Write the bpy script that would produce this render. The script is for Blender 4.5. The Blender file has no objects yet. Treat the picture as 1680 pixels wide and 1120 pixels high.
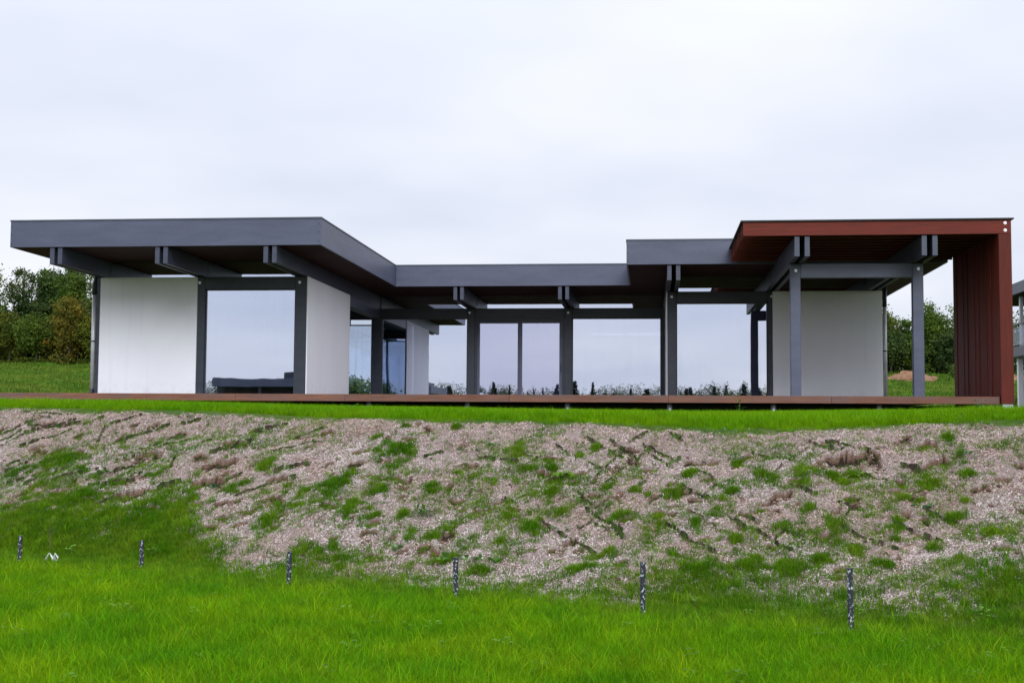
import bpy, bmesh, math, random
import numpy as np
from mathutils import Vector, Matrix

# ------------------------------------------------------------------ scene, camera, sky, sun
scene = bpy.context.scene
random.seed(7)
rng = np.random.default_rng(11)
col = scene.collection

cam_data = bpy.data.cameras.new('camera')
cam_data.sensor_width = 36.0
cam_data.lens = 2114.415 / 1680 * 36.0
cam_data.clip_end = 3000
cam = bpy.data.objects.new('camera', cam_data)
col.objects.link(cam)
cam.matrix_world = (Matrix.Translation((0, 0, 1.6)) @ Matrix.Rotation(0.1076, 4, 'Z')
                    @ Matrix.Rotation(math.pi / 2 + 0.067, 4, 'X') @ Matrix.Rotation(0.0068, 4, 'Z'))
scene.camera = cam

SUN_EL, SUN_AZ = math.radians(32), math.radians(166)      # azimuth clockwise from +y
world = bpy.data.worlds.new('World')
scene.world = world
world.use_nodes = True
wn, wl = world.node_tree.nodes, world.node_tree.links
wn.clear()
w_out = wn.new('ShaderNodeOutputWorld')
w_bg = wn.new('ShaderNodeBackground')
sky = wn.new('ShaderNodeTexSky')
sky.sky_type = 'NISHITA'
sky.sun_disc = False
sky.sun_elevation = SUN_EL
sky.sun_rotation = SUN_AZ
w_tc = wn.new('ShaderNodeTexCoord')
w_sep = wn.new('ShaderNodeSeparateXYZ')
wl.new(w_tc.outputs['Generated'], w_sep.inputs[0])


def wmath(op, a, b=None, clamp=False):
    n = wn.new('ShaderNodeMath')
    n.operation = op
    n.use_clamp = clamp
    for i, v in enumerate((a, b)):
        if v is None:
            continue
        if isinstance(v, (int, float)):
            n.inputs[i].default_value = v
        else:
            wl.new(v, n.inputs[i])
    return n.outputs[0]


# overcast cloud deck: brighter towards the zenith, streaks laid out on a flat cloud layer
zc = wmath('MAXIMUM', w_sep.outputs['Z'], 0.0)
lum = wmath('ADD', 0.685, wmath('MULTIPLY', wmath('MULTIPLY', zc, zc), 0.70))
den = wmath('ADD', zc, 0.16)
w_comb = wn.new('ShaderNodeCombineXYZ')
wl.new(wmath('DIVIDE', w_sep.outputs['X'], den), w_comb.inputs[0])
wl.new(wmath('DIVIDE', w_sep.outputs['Y'], den), w_comb.inputs[1])
w_noise = wn.new('ShaderNodeTexNoise')
w_noise.inputs['Scale'].default_value = 0.75
w_noise.inputs['Detail'].default_value = 4
w_noise.inputs['Roughness'].default_value = 0.48
wl.new(w_comb.outputs[0], w_noise.inputs['Vector'])
cl = wmath('MULTIPLY', wmath('SUBTRACT', w_noise.outputs['Fac'], 0.5), 0.55)
lum2 = wmath('MULTIPLY', lum, wmath('ADD', cl, 1.0))
w_ramp = wn.new('ShaderNodeMix')
w_ramp.data_type = 'RGBA'
w_ramp.inputs['A'].default_value = (0.86, 0.92, 1.09, 1)
w_ramp.inputs['B'].default_value = (0.97, 0.985, 1.04, 1)
wl.new(wmath('MULTIPLY', wmath('SUBTRACT', w_noise.outputs['Fac'], 0.33), 3.0, True), w_ramp.inputs['Factor'])
w_cloud = wn.new('ShaderNodeVectorMath')
w_cloud.operation = 'SCALE'
wl.new(w_ramp.outputs['Result'], w_cloud.inputs[0])
wl.new(lum2, w_cloud.inputs['Scale'])
w_clear = wn.new('ShaderNodeVectorMath')
w_clear.operation = 'SCALE'
wl.new(sky.outputs[0], w_clear.inputs[0])
w_clear.inputs['Scale'].default_value = 0.08
w_mix = wn.new('ShaderNodeMix')
w_mix.data_type = 'RGBA'
w_mix.inputs['Factor'].default_value = 0.94
wl.new(w_clear.outputs[0], w_mix.inputs['A'])
wl.new(w_cloud.outputs[0], w_mix.inputs['B'])
wl.new(w_mix.outputs['Result'], w_bg.inputs['Color'])
w_bg.inputs['Strength'].default_value = 1.0
wl.new(w_bg.outputs[0], w_out.inputs[0])

sun_data = bpy.data.lights.new('sun', 'SUN')
sun_data.energy = 1.5
sun_data.angle = math.radians(30)
sun_data.color = (0.94, 0.97, 1.0)
sun = bpy.data.objects.new('sun', sun_data)
col.objects.link(sun)
sd = Vector((math.sin(SUN_AZ) * math.cos(SUN_EL), math.cos(SUN_AZ) * math.cos(SUN_EL), math.sin(SUN_EL)))
sun.rotation_euler = sd.to_track_quat('Z', 'Y').to_euler()

vs = scene.view_settings
vs.view_transform = 'Standard'
vs.look = 'None'
vs.exposure = 0.42
vs.gamma = 1.0
scene.cycles.max_bounces = 8
scene.cycles.diffuse_bounces = 1
scene.cycles.transparent_max_bounces = 12

# ------------------------------------------------------------------ helpers
def tag(o, label=None, cat=None, group=None, kind=None):
    if label: o['label'] = label
    if cat: o['category'] = cat
    if group: o['group'] = group
    if kind: o['kind'] = kind
    return o


def empty(name, loc=(0, 0, 0), rz=0.0, scale=1.0):
    o = bpy.data.objects.new(name, None)
    o.empty_display_size = 0.2
    col.objects.link(o)
    o.location = loc
    o.rotation_euler = (0, 0, rz)
    o.scale = (scale,) * 3
    return o


def link(name, me, mat=None, parent=None, loc=(0, 0, 0)):
    """link mesh data as one object; loc is in world space even when parented to an unrotated thing"""
    o = bpy.data.objects.new(name, me)
    col.objects.link(o)
    if mat is not None and not me.materials:
        me.materials.append(mat)
    o.location = loc
    if parent is not None:
        o.parent = parent
        # parents used with this helper are unrotated and unscaled
        w = Vector((0, 0, 0))
        p = parent
        while p is not None:
            w += p.location
            p = p.parent
        o.location = Vector(loc) - w
    return o


_box = {}


def box_mesh(sx, sy, sz, mat, bev=0.004):
    key = (round(sx, 4), round(sy, 4), round(sz, 4), mat.name, bev)
    if key in _box:
        return _box[key]
    bm = bmesh.new()
    bmesh.ops.create_cube(bm, size=1.0)
    bmesh.ops.scale(bm, vec=(sx, sy, sz), verts=bm.verts)
    if bev:
        bmesh.ops.bevel(bm, geom=bm.edges[:], offset=bev, segments=1, affect='EDGES', clamp_overlap=True)
    me = bpy.data.meshes.new('box')
    bm.to_mesh(me)
    bm.free()
    me.materials.append(mat)
    _box[key] = me
    return me


def box(name, x0, x1, y0, y1, z0, z1, mat, parent=None, bev=0.004):
    me = box_mesh(abs(x1 - x0), abs(y1 - y0), abs(z1 - z0), mat, bev)
    return link(name, me, None, parent, ((x0 + x1) / 2, (y0 + y1) / 2, (z0 + z1) / 2))


def boxes_mesh(name, lst, mat, parent=None, loc=(0, 0, 0)):
    """several boxes that are one rigid piece (a frame) joined into one mesh"""
    bm = bmesh.new()
    for x0, x1, y0, y1, z0, z1 in lst:
        r = bmesh.ops.create_cube(bm, size=1.0)
        bmesh.ops.scale(bm, vec=(x1 - x0, y1 - y0, z1 - z0), verts=r['verts'])
        bmesh.ops.translate(bm, vec=((x0 + x1) / 2 - loc[0], (y0 + y1) / 2 - loc[1], (z0 + z1) / 2 - loc[2]), verts=r['verts'])
    me = bpy.data.meshes.new(name)
    bm.to_mesh(me)
    bm.free()
    return link(name, me, mat, parent, loc)


def tube_mesh(pts, radii, seg=8, cap=True):
    verts, faces = [], []
    n = len(pts)
    P = [Vector(p) for p in pts]
    for i in range(n):
        d = (P[min(i + 1, n - 1)] - P[max(i - 1, 0)]).normalized()
        a = Vector((1, 0, 0)) if abs(d.x) < 0.8 else Vector((0, 1, 0))
        u = d.cross(a).normalized()
        v = d.cross(u)
        for k in range(seg):
            t = 2 * math.pi * k / seg
            verts.append(tuple(P[i] + radii[i] * (math.cos(t) * u + math.sin(t) * v)))
    for i in range(n - 1):
        for k in range(seg):
            k2 = (k + 1) % seg
            faces.append((i * seg + k, i * seg + k2, (i + 1) * seg + k2, (i + 1) * seg + k))
    if cap:
        faces.append(tuple(range(seg))[::-1])
        faces.append(tuple(range((n - 1) * seg, n * seg)))
    return verts, faces


def mesh_from(verts, faces, name='mesh', smooth=False):
    me = bpy.data.meshes.new(name)
    me.from_pydata(verts, [], faces)
    if smooth:
        me.polygons.foreach_set('use_smooth', [True] * len(me.polygons))
    me.update()
    return me


def quads_mesh(name, V, tone=None, mat=None):
    """V: (n,4,3) array of quads -> mesh; tone: (n,) or (n,3) colour attribute per face"""
    n = V.shape[0]
    me = bpy.data.meshes.new(name)
    me.vertices.add(n * 4)
    me.vertices.foreach_set('co', V.reshape(-1).astype(np.float32))
    me.loops.add(n * 4)
    me.loops.foreach_set('vertex_index', np.arange(n * 4, dtype=np.int32))
    me.polygons.add(n)
    me.polygons.foreach_set('loop_start', np.arange(0, n * 4, 4, dtype=np.int32))
    me.polygons.foreach_set('loop_total', np.full(n, 4, dtype=np.int32))
    if tone is not None:
        if tone.ndim == 1:
            tone = np.repeat(tone[:, None], 3, 1)
        c = np.ones((n, 4, 4), dtype=np.float32)
        c[:, :, :3] = tone[:, None, :]
        a = me.color_attributes.new('tone', 'FLOAT_COLOR', 'POINT')
        a.data.foreach_set('color', c.reshape(-1))
    me.update()
    me.validate()
    if mat:
        me.materials.append(mat)
    return me


# numpy value noise
_tab = rng.random((256, 256))


def vnoise(x, y):
    xi, yi = np.floor(x).astype(int), np.floor(y).astype(int)
    fx, fy = x - xi, y - yi
    fx, fy = fx * fx * (3 - 2 * fx), fy * fy * (3 - 2 * fy)
    a = _tab[xi & 255, yi & 255]; b = _tab[(xi + 1) & 255, yi & 255]
    c = _tab[xi & 255, (yi + 1) & 255]; d = _tab[(xi + 1) & 255, (yi + 1) & 255]
    return (a * (1 - fx) + b * fx) * (1 - fy) + (c * (1 - fx) + d * fx) * fy


def fbm(x, y, octv=4, gain=0.5):
    s, a, t = 0.0, 1.0, 0.0
    for i in range(octv):
        s = s + a * vnoise(x * 2 ** i + 17.3 * i, y * 2 ** i + 5.1 * i)
        t += a
        a *= gain
    return s / t


# ------------------------------------------------------------------ materials
class Mat:
    def __init__(self, name):
        self.m = bpy.data.materials.new(name)
        self.m.use_nodes = True
        self.t = self.m.node_tree
        self.n, self.l = self.t.nodes, self.t.links
        self.n.clear()
        self.out = self.n.new('ShaderNodeOutputMaterial')

    def node(self, typ, **kw):
        n = self.n.new(typ)
        for k, v in kw.items():
            if k.startswith('_'):
                setattr(n, k[1:], v)
            else:
                self.set(n, k.replace('__', ' '), v)
        return n

    def set(self, n, key, v):
        s = n.inputs[int(key[1:])] if key[0] == 'i' and key[1:].isdigit() else n.inputs[key]
        if hasattr(v, 'links') or isinstance(v, bpy.types.NodeSocket):
            self.l.new(v, s)
        else:
            s.default_value = v

    def math(self, op, a, b=0.0, clamp=False):
        n = self.node('ShaderNodeMath', _operation=op, _use_clamp=clamp)
        self.set(n, 'i0', a)
        self.set(n, 'i1', b)
        return n.outputs[0]

    def mix(self, fac, a, b, blend='MIX'):
        n = self.node('ShaderNodeMix', _data_type='RGBA', _blend_type=blend)
        self.set(n, 'Factor', fac)
        self.set(n, 'A', a)
        self.set(n, 'B', b)
        return n.outputs['Result']

    def noise(self, vec, scale, detail=4, rough=0.5):
        n = self.node('ShaderNodeTexNoise', Scale=scale, Detail=detail, Roughness=rough)
        if vec is not None:
            self.l.new(vec, n.inputs['Vector'])
        return n.outputs['Fac']

    def mapping(self, vec, scale=(1, 1, 1), loc=(0, 0, 0), rot=(0, 0, 0)):
        n = self.node('ShaderNodeMapping', Scale=scale, Location=loc, Rotation=rot)
        self.l.new(vec, n.inputs['Vector'])
        return n.outputs[0]

    def coord(self, which='Object'):
        return self.n.new('ShaderNodeTexCoord').outputs[which]

    def pos(self):
        return self.n.new('ShaderNodeNewGeometry').outputs['Position']

    def rand(self):
        return self.n.new('ShaderNodeObjectInfo').outputs['Random']

    def ramp(self, fac, lo, hi):
        n = self.node('ShaderNodeMapRange', _clamp=True)
        self.l.new(fac, n.inputs[0])
        n.inputs[1].default_value = lo
        n.inputs[2].default_value = hi
        return n.outputs[0]

    def bump(self, h, strength=0.3, dist=0.01):
        n = self.node('ShaderNodeBump', Strength=strength, Distance=dist)
        self.l.new(h, n.inputs['Height'])
        return n.outputs[0]

    def pbr(self, color, rough=0.6, normal=None, metallic=0.0, spec=0.5):
        n = self.node('ShaderNodeBsdfPrincipled')
        self.set(n, 'Base Color', color)
        self.set(n, 'Roughness', rough)
        n.inputs['Metallic'].default_value = metallic
        n.inputs['Specular IOR Level'].default_value = spec
        if normal is not None:
            self.l.new(normal, n.inputs['Normal'])
        self.l.new(n.outputs[0], self.out.inputs[0])
        return n


def C(r, g, b):
    return (r, g, b, 1.0)


def m_paint(name, c, rough=0.45, var=0.16):
    m = Mat(name)
    p = m.coord('Object')
    pw = m.pos()
    a = m.noise(m.mapping(pw, (0.6, 0.6, 3.0)), 1.6, 5, 0.6)
    b = m.noise(m.mapping(p, (3, 3, 45)), 2.5, 3)
    d = m.noise(pw, 38, 2)
    f = m.ramp(a, 0.3, 0.75)
    dark = tuple(x * (1 - var) for x in c[:3]) + (1,)
    lite = tuple(min(1, x * (1 + var) + 0.006) for x in c[:3]) + (1,)
    k = m.mix(f, dark, lite)
    k = m.mix(m.math('MULTIPLY', m.ramp(d, 0.64, 0.74), 0.25), k, C(0.33, 0.33, 0.33))
    m.pbr(k, m.math('ADD', m.math('MULTIPLY', b, 0.18), rough - 0.08), m.bump(b, 0.12, 0.004))
    return m.m


def m_wood(name, c1, c2, axis='X', rough=0.5, stain=0.0, stainc=(0.03, 0.02, 0.02)):
    m = Mat(name)
    p = m.coord('Object')
    sc = {'X': (0.6, 9, 9), 'Y': (9, 0.6, 9), 'Z': (9, 9, 0.6)}[axis]
    r = m.rand()
    off = m.node('ShaderNodeCombineXYZ')
    for i in range(3):
        m.l.new(m.math('MULTIPLY', r, 31.0 + 7 * i), off.inputs[i])
    va = m.node('ShaderNodeVectorMath', _operation='ADD')
    m.l.new(p, va.inputs[0])
    m.l.new(off.outputs[0], va.inputs[1])
    v = va.outputs[0]
    g = m.noise(m.mapping(v, sc), 3.2, 6, 0.62)
    g2 = m.noise(m.mapping(v, tuple(s * 4 for s in sc)), 4.0, 3)
    big = m.noise(v, 0.8, 3)
    k = m.mix(m.ramp(g, 0.3, 0.7), C(*c1), C(*c2))
    k = m.mix(m.math('MULTIPLY', m.ramp(g2, 0.58, 0.72), 0.3), k, C(*[x * 0.45 for x in c1]))
    k = m.mix(m.math('MULTIPLY', m.ramp(big, 0.35, 0.7), 0.35), k, C(*[x * 0.6 for x in c2]))
    hsv = m.node('ShaderNodeHueSaturation', Color=k)
    m.l.new(m.math('ADD', m.math('MULTIPLY', r, 0.35), 0.82), hsv.inputs['Value'])
    k = hsv.outputs[0]
    if stain:
        pw = m.pos()
        st = m.noise(m.mapping(pw, (0.45, 1, 2.5)), 2.2, 5, 0.65)
        k = m.mix(m.math('MULTIPLY', m.ramp(st, 0.46, 0.62), stain), k, C(*stainc))
    m.pbr(k, m.math('ADD', m.math('MULTIPLY', g, 0.25), rough - 0.12), m.bump(g, 0.25, 0.006), spec=0.2)
    return m.m


def m_glass(name, refl, tint, trans=(0.6, 0.68, 0.74), wav=0.005):
    m = Mat(name)
    pw = m.pos()
    n1 = m.noise(m.mapping(pw, (1.0, 1.0, 0.55)), 0.9, 2)
    bmp = m.bump(n1, wav, 0.25)
    gl = m.node('ShaderNodeBsdfGlossy', Color=C(*tint), Roughness=0.008)
    m.l.new(bmp, gl.inputs['Normal'])
    tr = m.node('ShaderNodeBsdfTransparent', Color=C(*trans))
    mx = m.node('ShaderNodeMixShader')
    # streaky film of dust and dried rain on the pane
    st = m.noise(m.mapping(pw, (7.0, 7.0, 0.5)), 1.3, 4, 0.6)
    st2 = m.noise(m.mapping(pw, (1.1, 1.1, 0.7)), 1.0, 2)
    mx.inputs[0].default_value = refl
    m.l.new(tr.outputs[0], mx.inputs[1])
    m.l.new(gl.outputs[0], mx.inputs[2])
    df = m.node('ShaderNodeBsdfDiffuse', Color=C(0.62, 0.63, 0.66))
    mx2 = m.node('ShaderNodeMixShader')
    m.l.new(m.math('MULTIPLY', m.math('MULTIPLY', m.ramp(st, 0.45, 0.8), m.ramp(st2, 0.4, 0.7)), 0.06), mx2.inputs[0])
    m.l.new(mx.outputs[0], mx2.inputs[1])
    m.l.new(df.outputs[0], mx2.inputs[2])
    m.l.new(mx2.outputs[0], m.out.inputs[0])
    return m.m


def m_leaf(name, c1, c2, trans=0.3, rough=0.5, scale=0.5, sat_var=0.25, tip=None):
    """foliage: colour drifts over the ground (world noise), differs per instance and per leaf ('tone')"""
    m = Mat(name)
    pw = m.pos()
    a = m.noise(pw, scale, 3)
    k = m.mix(m.ramp(a, 0.35, 0.68), C(*c1), C(*c2))
    at = m.node('ShaderNodeAttribute', _attribute_name='tone')
    k = m.mix(1.0, k, at.outputs['Color'], 'MULTIPLY')
    hsv = m.node('ShaderNodeHueSaturation', Color=k)
    r = m.rand()
    m.l.new(m.math('ADD', m.math('MULTIPLY', r, sat_var * 2), 1 - sat_var), hsv.inputs['Value'])
    k = hsv.outputs[0]
    p = m.node('ShaderNodeBsdfPrincipled')
    m.set(p, 'Base Color', k)
    p.inputs['Roughness'].default_value = rough
    p.inputs['Specular IOR Level'].default_value = 0.10
    t = m.node('ShaderNodeBsdfTranslucent')
    m.set(t, 'Color', k)
    mx = m.node('ShaderNodeMixShader')
    mx.inputs[0].default_value = trans
    m.l.new(p.outputs[0], mx.inputs[1])
    m.l.new(t.outputs[0], mx.inputs[2])
    m.l.new(mx.outputs[0], m.out.inputs[0])
    return m.m


def m_plain(name, c, rough=0.6, var=0.2, scale=8, metallic=0.0, bump=0.0):
    m = Mat(name)
    pw = m.pos()
    a = m.noise(pw, scale, 4)
    k = m.mix(m.ramp(a, 0.3, 0.7), C(*[x * (1 - var) for x in c]), C(*[min(1, x * (1 + var)) for x in c]))
    m.pbr(k, rough, m.bump(a, bump, 0.02) if bump else None, metallic)
    return m.m


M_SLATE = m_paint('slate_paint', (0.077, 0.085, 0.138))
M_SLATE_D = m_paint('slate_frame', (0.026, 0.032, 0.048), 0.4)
M_SLATE_DIM = m_paint('slate_darkened', (0.050, 0.056, 0.090))  # fascia slate darkened: the eaves' shade put into the rafters' colour
M_FLASH = m_plain('roof_flashing', (0.10, 0.11, 0.14), 0.4, 0.1, 5, 0.3)
M_ROOF = m_plain('roof_felt', (0.05, 0.05, 0.055), 0.85)
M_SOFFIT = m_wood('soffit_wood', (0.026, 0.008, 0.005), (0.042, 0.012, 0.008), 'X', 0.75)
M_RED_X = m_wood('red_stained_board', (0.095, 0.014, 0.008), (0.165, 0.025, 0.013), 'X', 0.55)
M_RED_Z = m_wood('red_stained_upright', (0.085, 0.013, 0.008), (0.165, 0.025, 0.013), 'Z', 0.55)
M_DECK = m_wood('deck_board_wood', (0.15, 0.060, 0.039), (0.26, 0.118, 0.080), 'X', 0.6, 0.75, (0.15, 0.095, 0.088))
M_DECKTOP = m_wood('dark_deck_wood', (0.10, 0.065, 0.05), (0.16, 0.105, 0.08), 'X', 0.7)  # unseen deck top, darkened to bounce less light onto the soffits
M_MIRROR = m_glass('coated_glass', 0.70, (0.82, 0.87, 1.0))
M_CLEAR = m_glass('clear_glass', 0.10, (0.9, 0.92, 1.0), (0.88, 0.915, 0.955))
M_STEEL = m_plain('galvanised_steel', (0.42, 0.44, 0.48), 0.35, 0.12, 20, 0.7)
M_ZINC = m_plain('zinc_downpipe', (0.52, 0.53, 0.57), 0.38, 0.1, 6, 0.25)
M_BLACKPL = m_plain('black_plastic', (0.02, 0.022, 0.027), 0.45)
M_BOLT = m_plain('bright_bolt', (0.72, 0.72, 0.74), 0.3, 0.05, 5, 0.4)
M_CONC = m_plain('concrete', (0.26, 0.25, 0.24), 0.9, 0.2, 6, bump=0.2)
M_INNER = m_plain('inner_plaster', (0.5, 0.5, 0.5), 0.9, 0.06, 2)


def m_stucco():
    m = Mat('white_render')
    pw = m.pos()
    a = m.noise(m.mapping(pw, (1, 1, 0.45)), 1.1, 5, 0.6)
    b = m.noise(pw, 90, 3)
    lines = m.node('ShaderNodeTexWave', Scale=2.1, Distortion=0.15, _bands_direction='Z')
    m.l.new(pw, lines.inputs['Vector'])
    k = m.mix(m.ramp(a, 0.3, 0.75), C(0.80, 0.80, 0.86), C(0.86, 0.86, 0.905))
    sz = m.node('ShaderNodeSeparateXYZ')
    m.l.new(pw, sz.inputs[0])
    low = m.ramp(sz.outputs['Z'], 2.284 + .42, 2.284)
    spl = m.math('MULTIPLY', low, m.ramp(m.noise(pw, 7, 5, .65), .42, .72))
    k = m.mix(m.math('MULTIPLY', spl, .35), k, C(.42, .37, .32))
    drip = m.ramp(m.noise(m.mapping(pw, (5, 5, .25)), 1.6, 3), .58, .75)
    k = m.mix(m.math('MULTIPLY', drip, .10), k, C(.5, .5, .5))
    h = m.math('ADD', b, m.math('MULTIPLY', lines.outputs['Fac'], 0.25))
    m.pbr(k, 0.85, m.bump(h, 0.18, 0.006), spec=0.2)
    return m.m


M_WHITE = m_stucco()

# ------------------------------------------------------------------ ground
LIPX = [-9.95, -7.72, -5.68, -3.81, -1.77, -0.51, 0.24, 0.81, 1.65, 2.32, 2.96, 3.58, 4.07]
LIPZ = [1.874, 1.83, 1.764, 1.736, 1.689, 1.665, 1.64, 1.621, 1.627, 1.646, 1.678, 1.708, 1.724]
SCARS = [(-6.55, 15.72, 0.252, 0.155), (-6.08, 15.28, 0.132, 0.108), (-5.69, 16.19, 0.081, 0.104), (-5.5, 16.2, 0.189, 0.156), (-5.53, 15.72, 0.265, 0.146), (-6.68, 16.67, 0.199, 0.174), (-8.68, 17.48, 0.133, 0.07), (-7.69, 16.17, 0.146, 0.07), (-5.47, 15.29, 0.095, 0.061), (-3.62, 15.54, 0.081, 0.1), (-4.5, 15.46, 0.176, 0.071), (-2.3, 14.58, 0.044, 0.14), (-1.65, 14.17, 0.087, 0.102), (-3.02, 16.62, 0.042, 0.019), (-2.74, 13.72, 0.042, 0.063), (-2.22, 13.24, 0.05, 0.096), (-3.06, 14.12, 0.055, 0.067), (-0.33, 14.03, 0.039, 0.079), (-0.82, 13.05, 0.075, 0.117), (0.67, 14.64, 0.184, 0.079), (-1.2, 14.77, 0.1, 0.117), (-0.54, 13.82, 0.049, 0.059), (-0.23, 13.39, 0.075, 0.059), (0.08, 13.46, 0.056, 0.054), (0.39, 13.46, 0.037, 0.074), (0.9, 12.98, 0.052, 0.049), (-0.03, 15.22, 0.043, 0.074), (-0.39, 14.55, 0.048, 0.059), (-0.05, 14.55, 0.068, 0.069), (2.05, 14.21, 0.275, 0.165), (2.87, 13.77, 0.24, 0.141), (2.38, 14.09, 0.071, 0.195), (2.93, 14.22, 0.101, 0.116), (2.51, 13.5, 0.045, 0.176), (2.4, 13.27, 0.073, 0.06), (1.35, 13.54, 0.09, 0.104), (1.48, 13.29, 0.035, 0.055), (1.8, 12.99, 0.048, 0.06), (2.0, 13.04, 0.042, 0.08), (2.43, 12.75, 0.038, 0.105), (2.56, 12.55, 0.044, 0.085), (3.46, 13.21, 0.095, 0.066), (2.19, 11.89, 0.03, 0.05), (1.64, 12.5, 0.049, 0.05), (3.05, 11.74, 0.1, 0.056), (2.31, 14.51, 0.049, 0.085)]
PATCHES = [(1.65, 13.92, 0.152, 0.309), (2.13, 13.83, 0.116, 0.17), (1.91, 13.87, 0.066, 0.125), (1.97, 13.6, 0.047, 0.085), (2.77, 13.31, 0.09, 0.211), (3.16, 13.39, 0.069, 0.101), (1.75, 12.66, 0.076, 0.27), (2.1, 12.78, 0.068, 0.065), (2.81, 12.56, 0.103, 0.096), (3.22, 13.96, 0.071, 0.196), (3.18, 14.39, 0.041, 0.076), (2.23, 12.22, 0.039, 0.055), (2.5, 12.01, 0.07, 0.08), (2.64, 11.76, 0.121, 0.136), (1.52, 11.99, 0.143, 0.13), (1.2, 11.91, 0.157, 0.184), (2.59, 12.93, 0.044, 0.095), (2.44, 13.03, 0.054, 0.06), (2.99, 12.87, 0.078, 0.07), (3.03, 12.15, 0.082, 0.081), (1.27, 13.98, 0.062, 0.124), (1.57, 13.08, 0.114, 0.11), (3.0, 11.44, 0.162, 0.207), (2.29, 12.64, 0.06, 0.196), (2.05, 11.77, 0.076, 0.11), (-1.14, 14.88, 0.061, 0.093), (-1.39, 14.89, 0.131, 0.092), (-0.82, 15.2, 0.033, 0.142), (-0.64, 15.29, 0.029, 0.078), (-0.15, 14.03, 0.056, 0.083), (-0.03, 13.87, 0.035, 0.069), (-0.46, 14.22, 0.087, 0.122), (0.08, 13.22, 0.043, 0.31), (-1.38, 13.79, 0.095, 0.117), (0.43, 14.35, 0.092, 0.089), (0.86, 13.81, 0.069, 0.109), (0.96, 14.51, 0.052, 0.094), (1.11, 13.24, 0.041, 0.114), (0.81, 12.63, 0.046, 0.089), (0.93, 12.08, 0.162, 0.208), (0.38, 12.04, 0.192, 0.123), (-0.5, 12.74, 0.127, 0.127), (-1.22, 13.51, 0.118, 0.195), (-1.06, 14.21, 0.096, 0.083), (0.23, 13.96, 0.129, 0.197), (-0.98, 13.75, 0.083, 0.117), (0.43, 13.13, 0.051, 0.109), (-0.65, 12.39, 0.162, 0.098), (1.18, 14.11, 0.063, 0.179), (0.19, 12.56, 0.035, 0.064), (-1.61, 15.42, 0.094, 0.262), (-3.41, 14.54, 0.129, 0.311), (-3.8, 15.14, 0.22, 0.287), (-3.58, 15.24, 0.1, 0.201), (-3.16, 14.91, 0.116, 0.13), (-2.52, 14.69, 0.093, 0.12), (-1.82, 14.67, 0.109, 0.14), (-2.22, 14.97, 0.052, 0.072), (-3.18, 16.55, 0.068, 0.053), (-2.48, 16.35, 0.057, 0.068), (-3.51, 16.4, 0.059, 0.067), (-4.35, 15.17, 0.046, 0.157), (-4.82, 15.89, 0.129, 0.256), (-4.04, 14.88, 0.28, 0.214), (-2.24, 13.58, 0.161, 0.145), (-2.73, 14.2, 0.054, 0.101), (-3.06, 14.33, 0.073, 0.101), (-1.54, 13.9, 0.054, 0.257), (-3.21, 14.33, 0.093, 0.182), (-3.05, 14.03, 0.08, 0.115), (-2.56, 13.7, 0.049, 0.111), (-3.56, 13.63, 0.289, 0.215), (-4.36, 14.52, 0.158, 0.238), (-3.26, 13.3, 0.115, 0.149), (-1.69, 12.71, 0.104, 0.126), (-2.04, 13.11, 0.148, 0.087), (-3.09, 15.94, 0.326, 0.255), (-1.53, 13.23, 0.052, 0.107), (-7.24, 15.96, 0.171, 0.196), (-6.66, 15.38, 0.316, 0.169), (-5.07, 15.5, 0.172, 0.161), (-5.28, 15.3, 0.069, 0.109), (-5.6, 15.43, 0.061, 0.061), (-8.04, 17.06, 0.368, 0.279), (-7.6, 16.6, 0.099, 0.098), (-6.87, 16.17, 0.141, 0.08), (-8.1, 16.41, 0.199, 0.093), (-8.66, 16.99, 0.157, 0.116), (-6.36, 16.24, 0.184, 0.15), (-3.12, 15.31, 0.236, 0.25), (-2.02, 13.91, 0.139, 0.145), (-0.3, 13.43, 0.126, 0.142), (0.7, 13.47, 0.122, 0.218), (1.35, 12.72, 0.14, 0.199), (0.96, 12.83, 0.086, 0.089), (1.84, 12.13, 0.104, 0.095)]
WEEDS = [(-7.17, 16.46), (-9.34, 18.62), (-8.92, 18.35), (-5.42, 15.65), (-5.91, 15.07), (-6.23, 17.74), (-2.49, 14.08), (-2.64, 13.48), (-1.74, 12.96), (-3.06, 14.56), (-2.19, 15.67), (-1.94, 15.71), (-4.35, 16.41), (-0.16, 15.54), (0.72, 15.31), (-0.98, 14.61), (-0.84, 13.41), (0.99, 14.6), (0.3, 15.35), (2.13, 13.85), (2.66, 12.84), (3.21, 13.83), (1.88, 14.77), (3.72, 58.46), (-4.83, 21.36), (-8.27, 18.1)]
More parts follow.
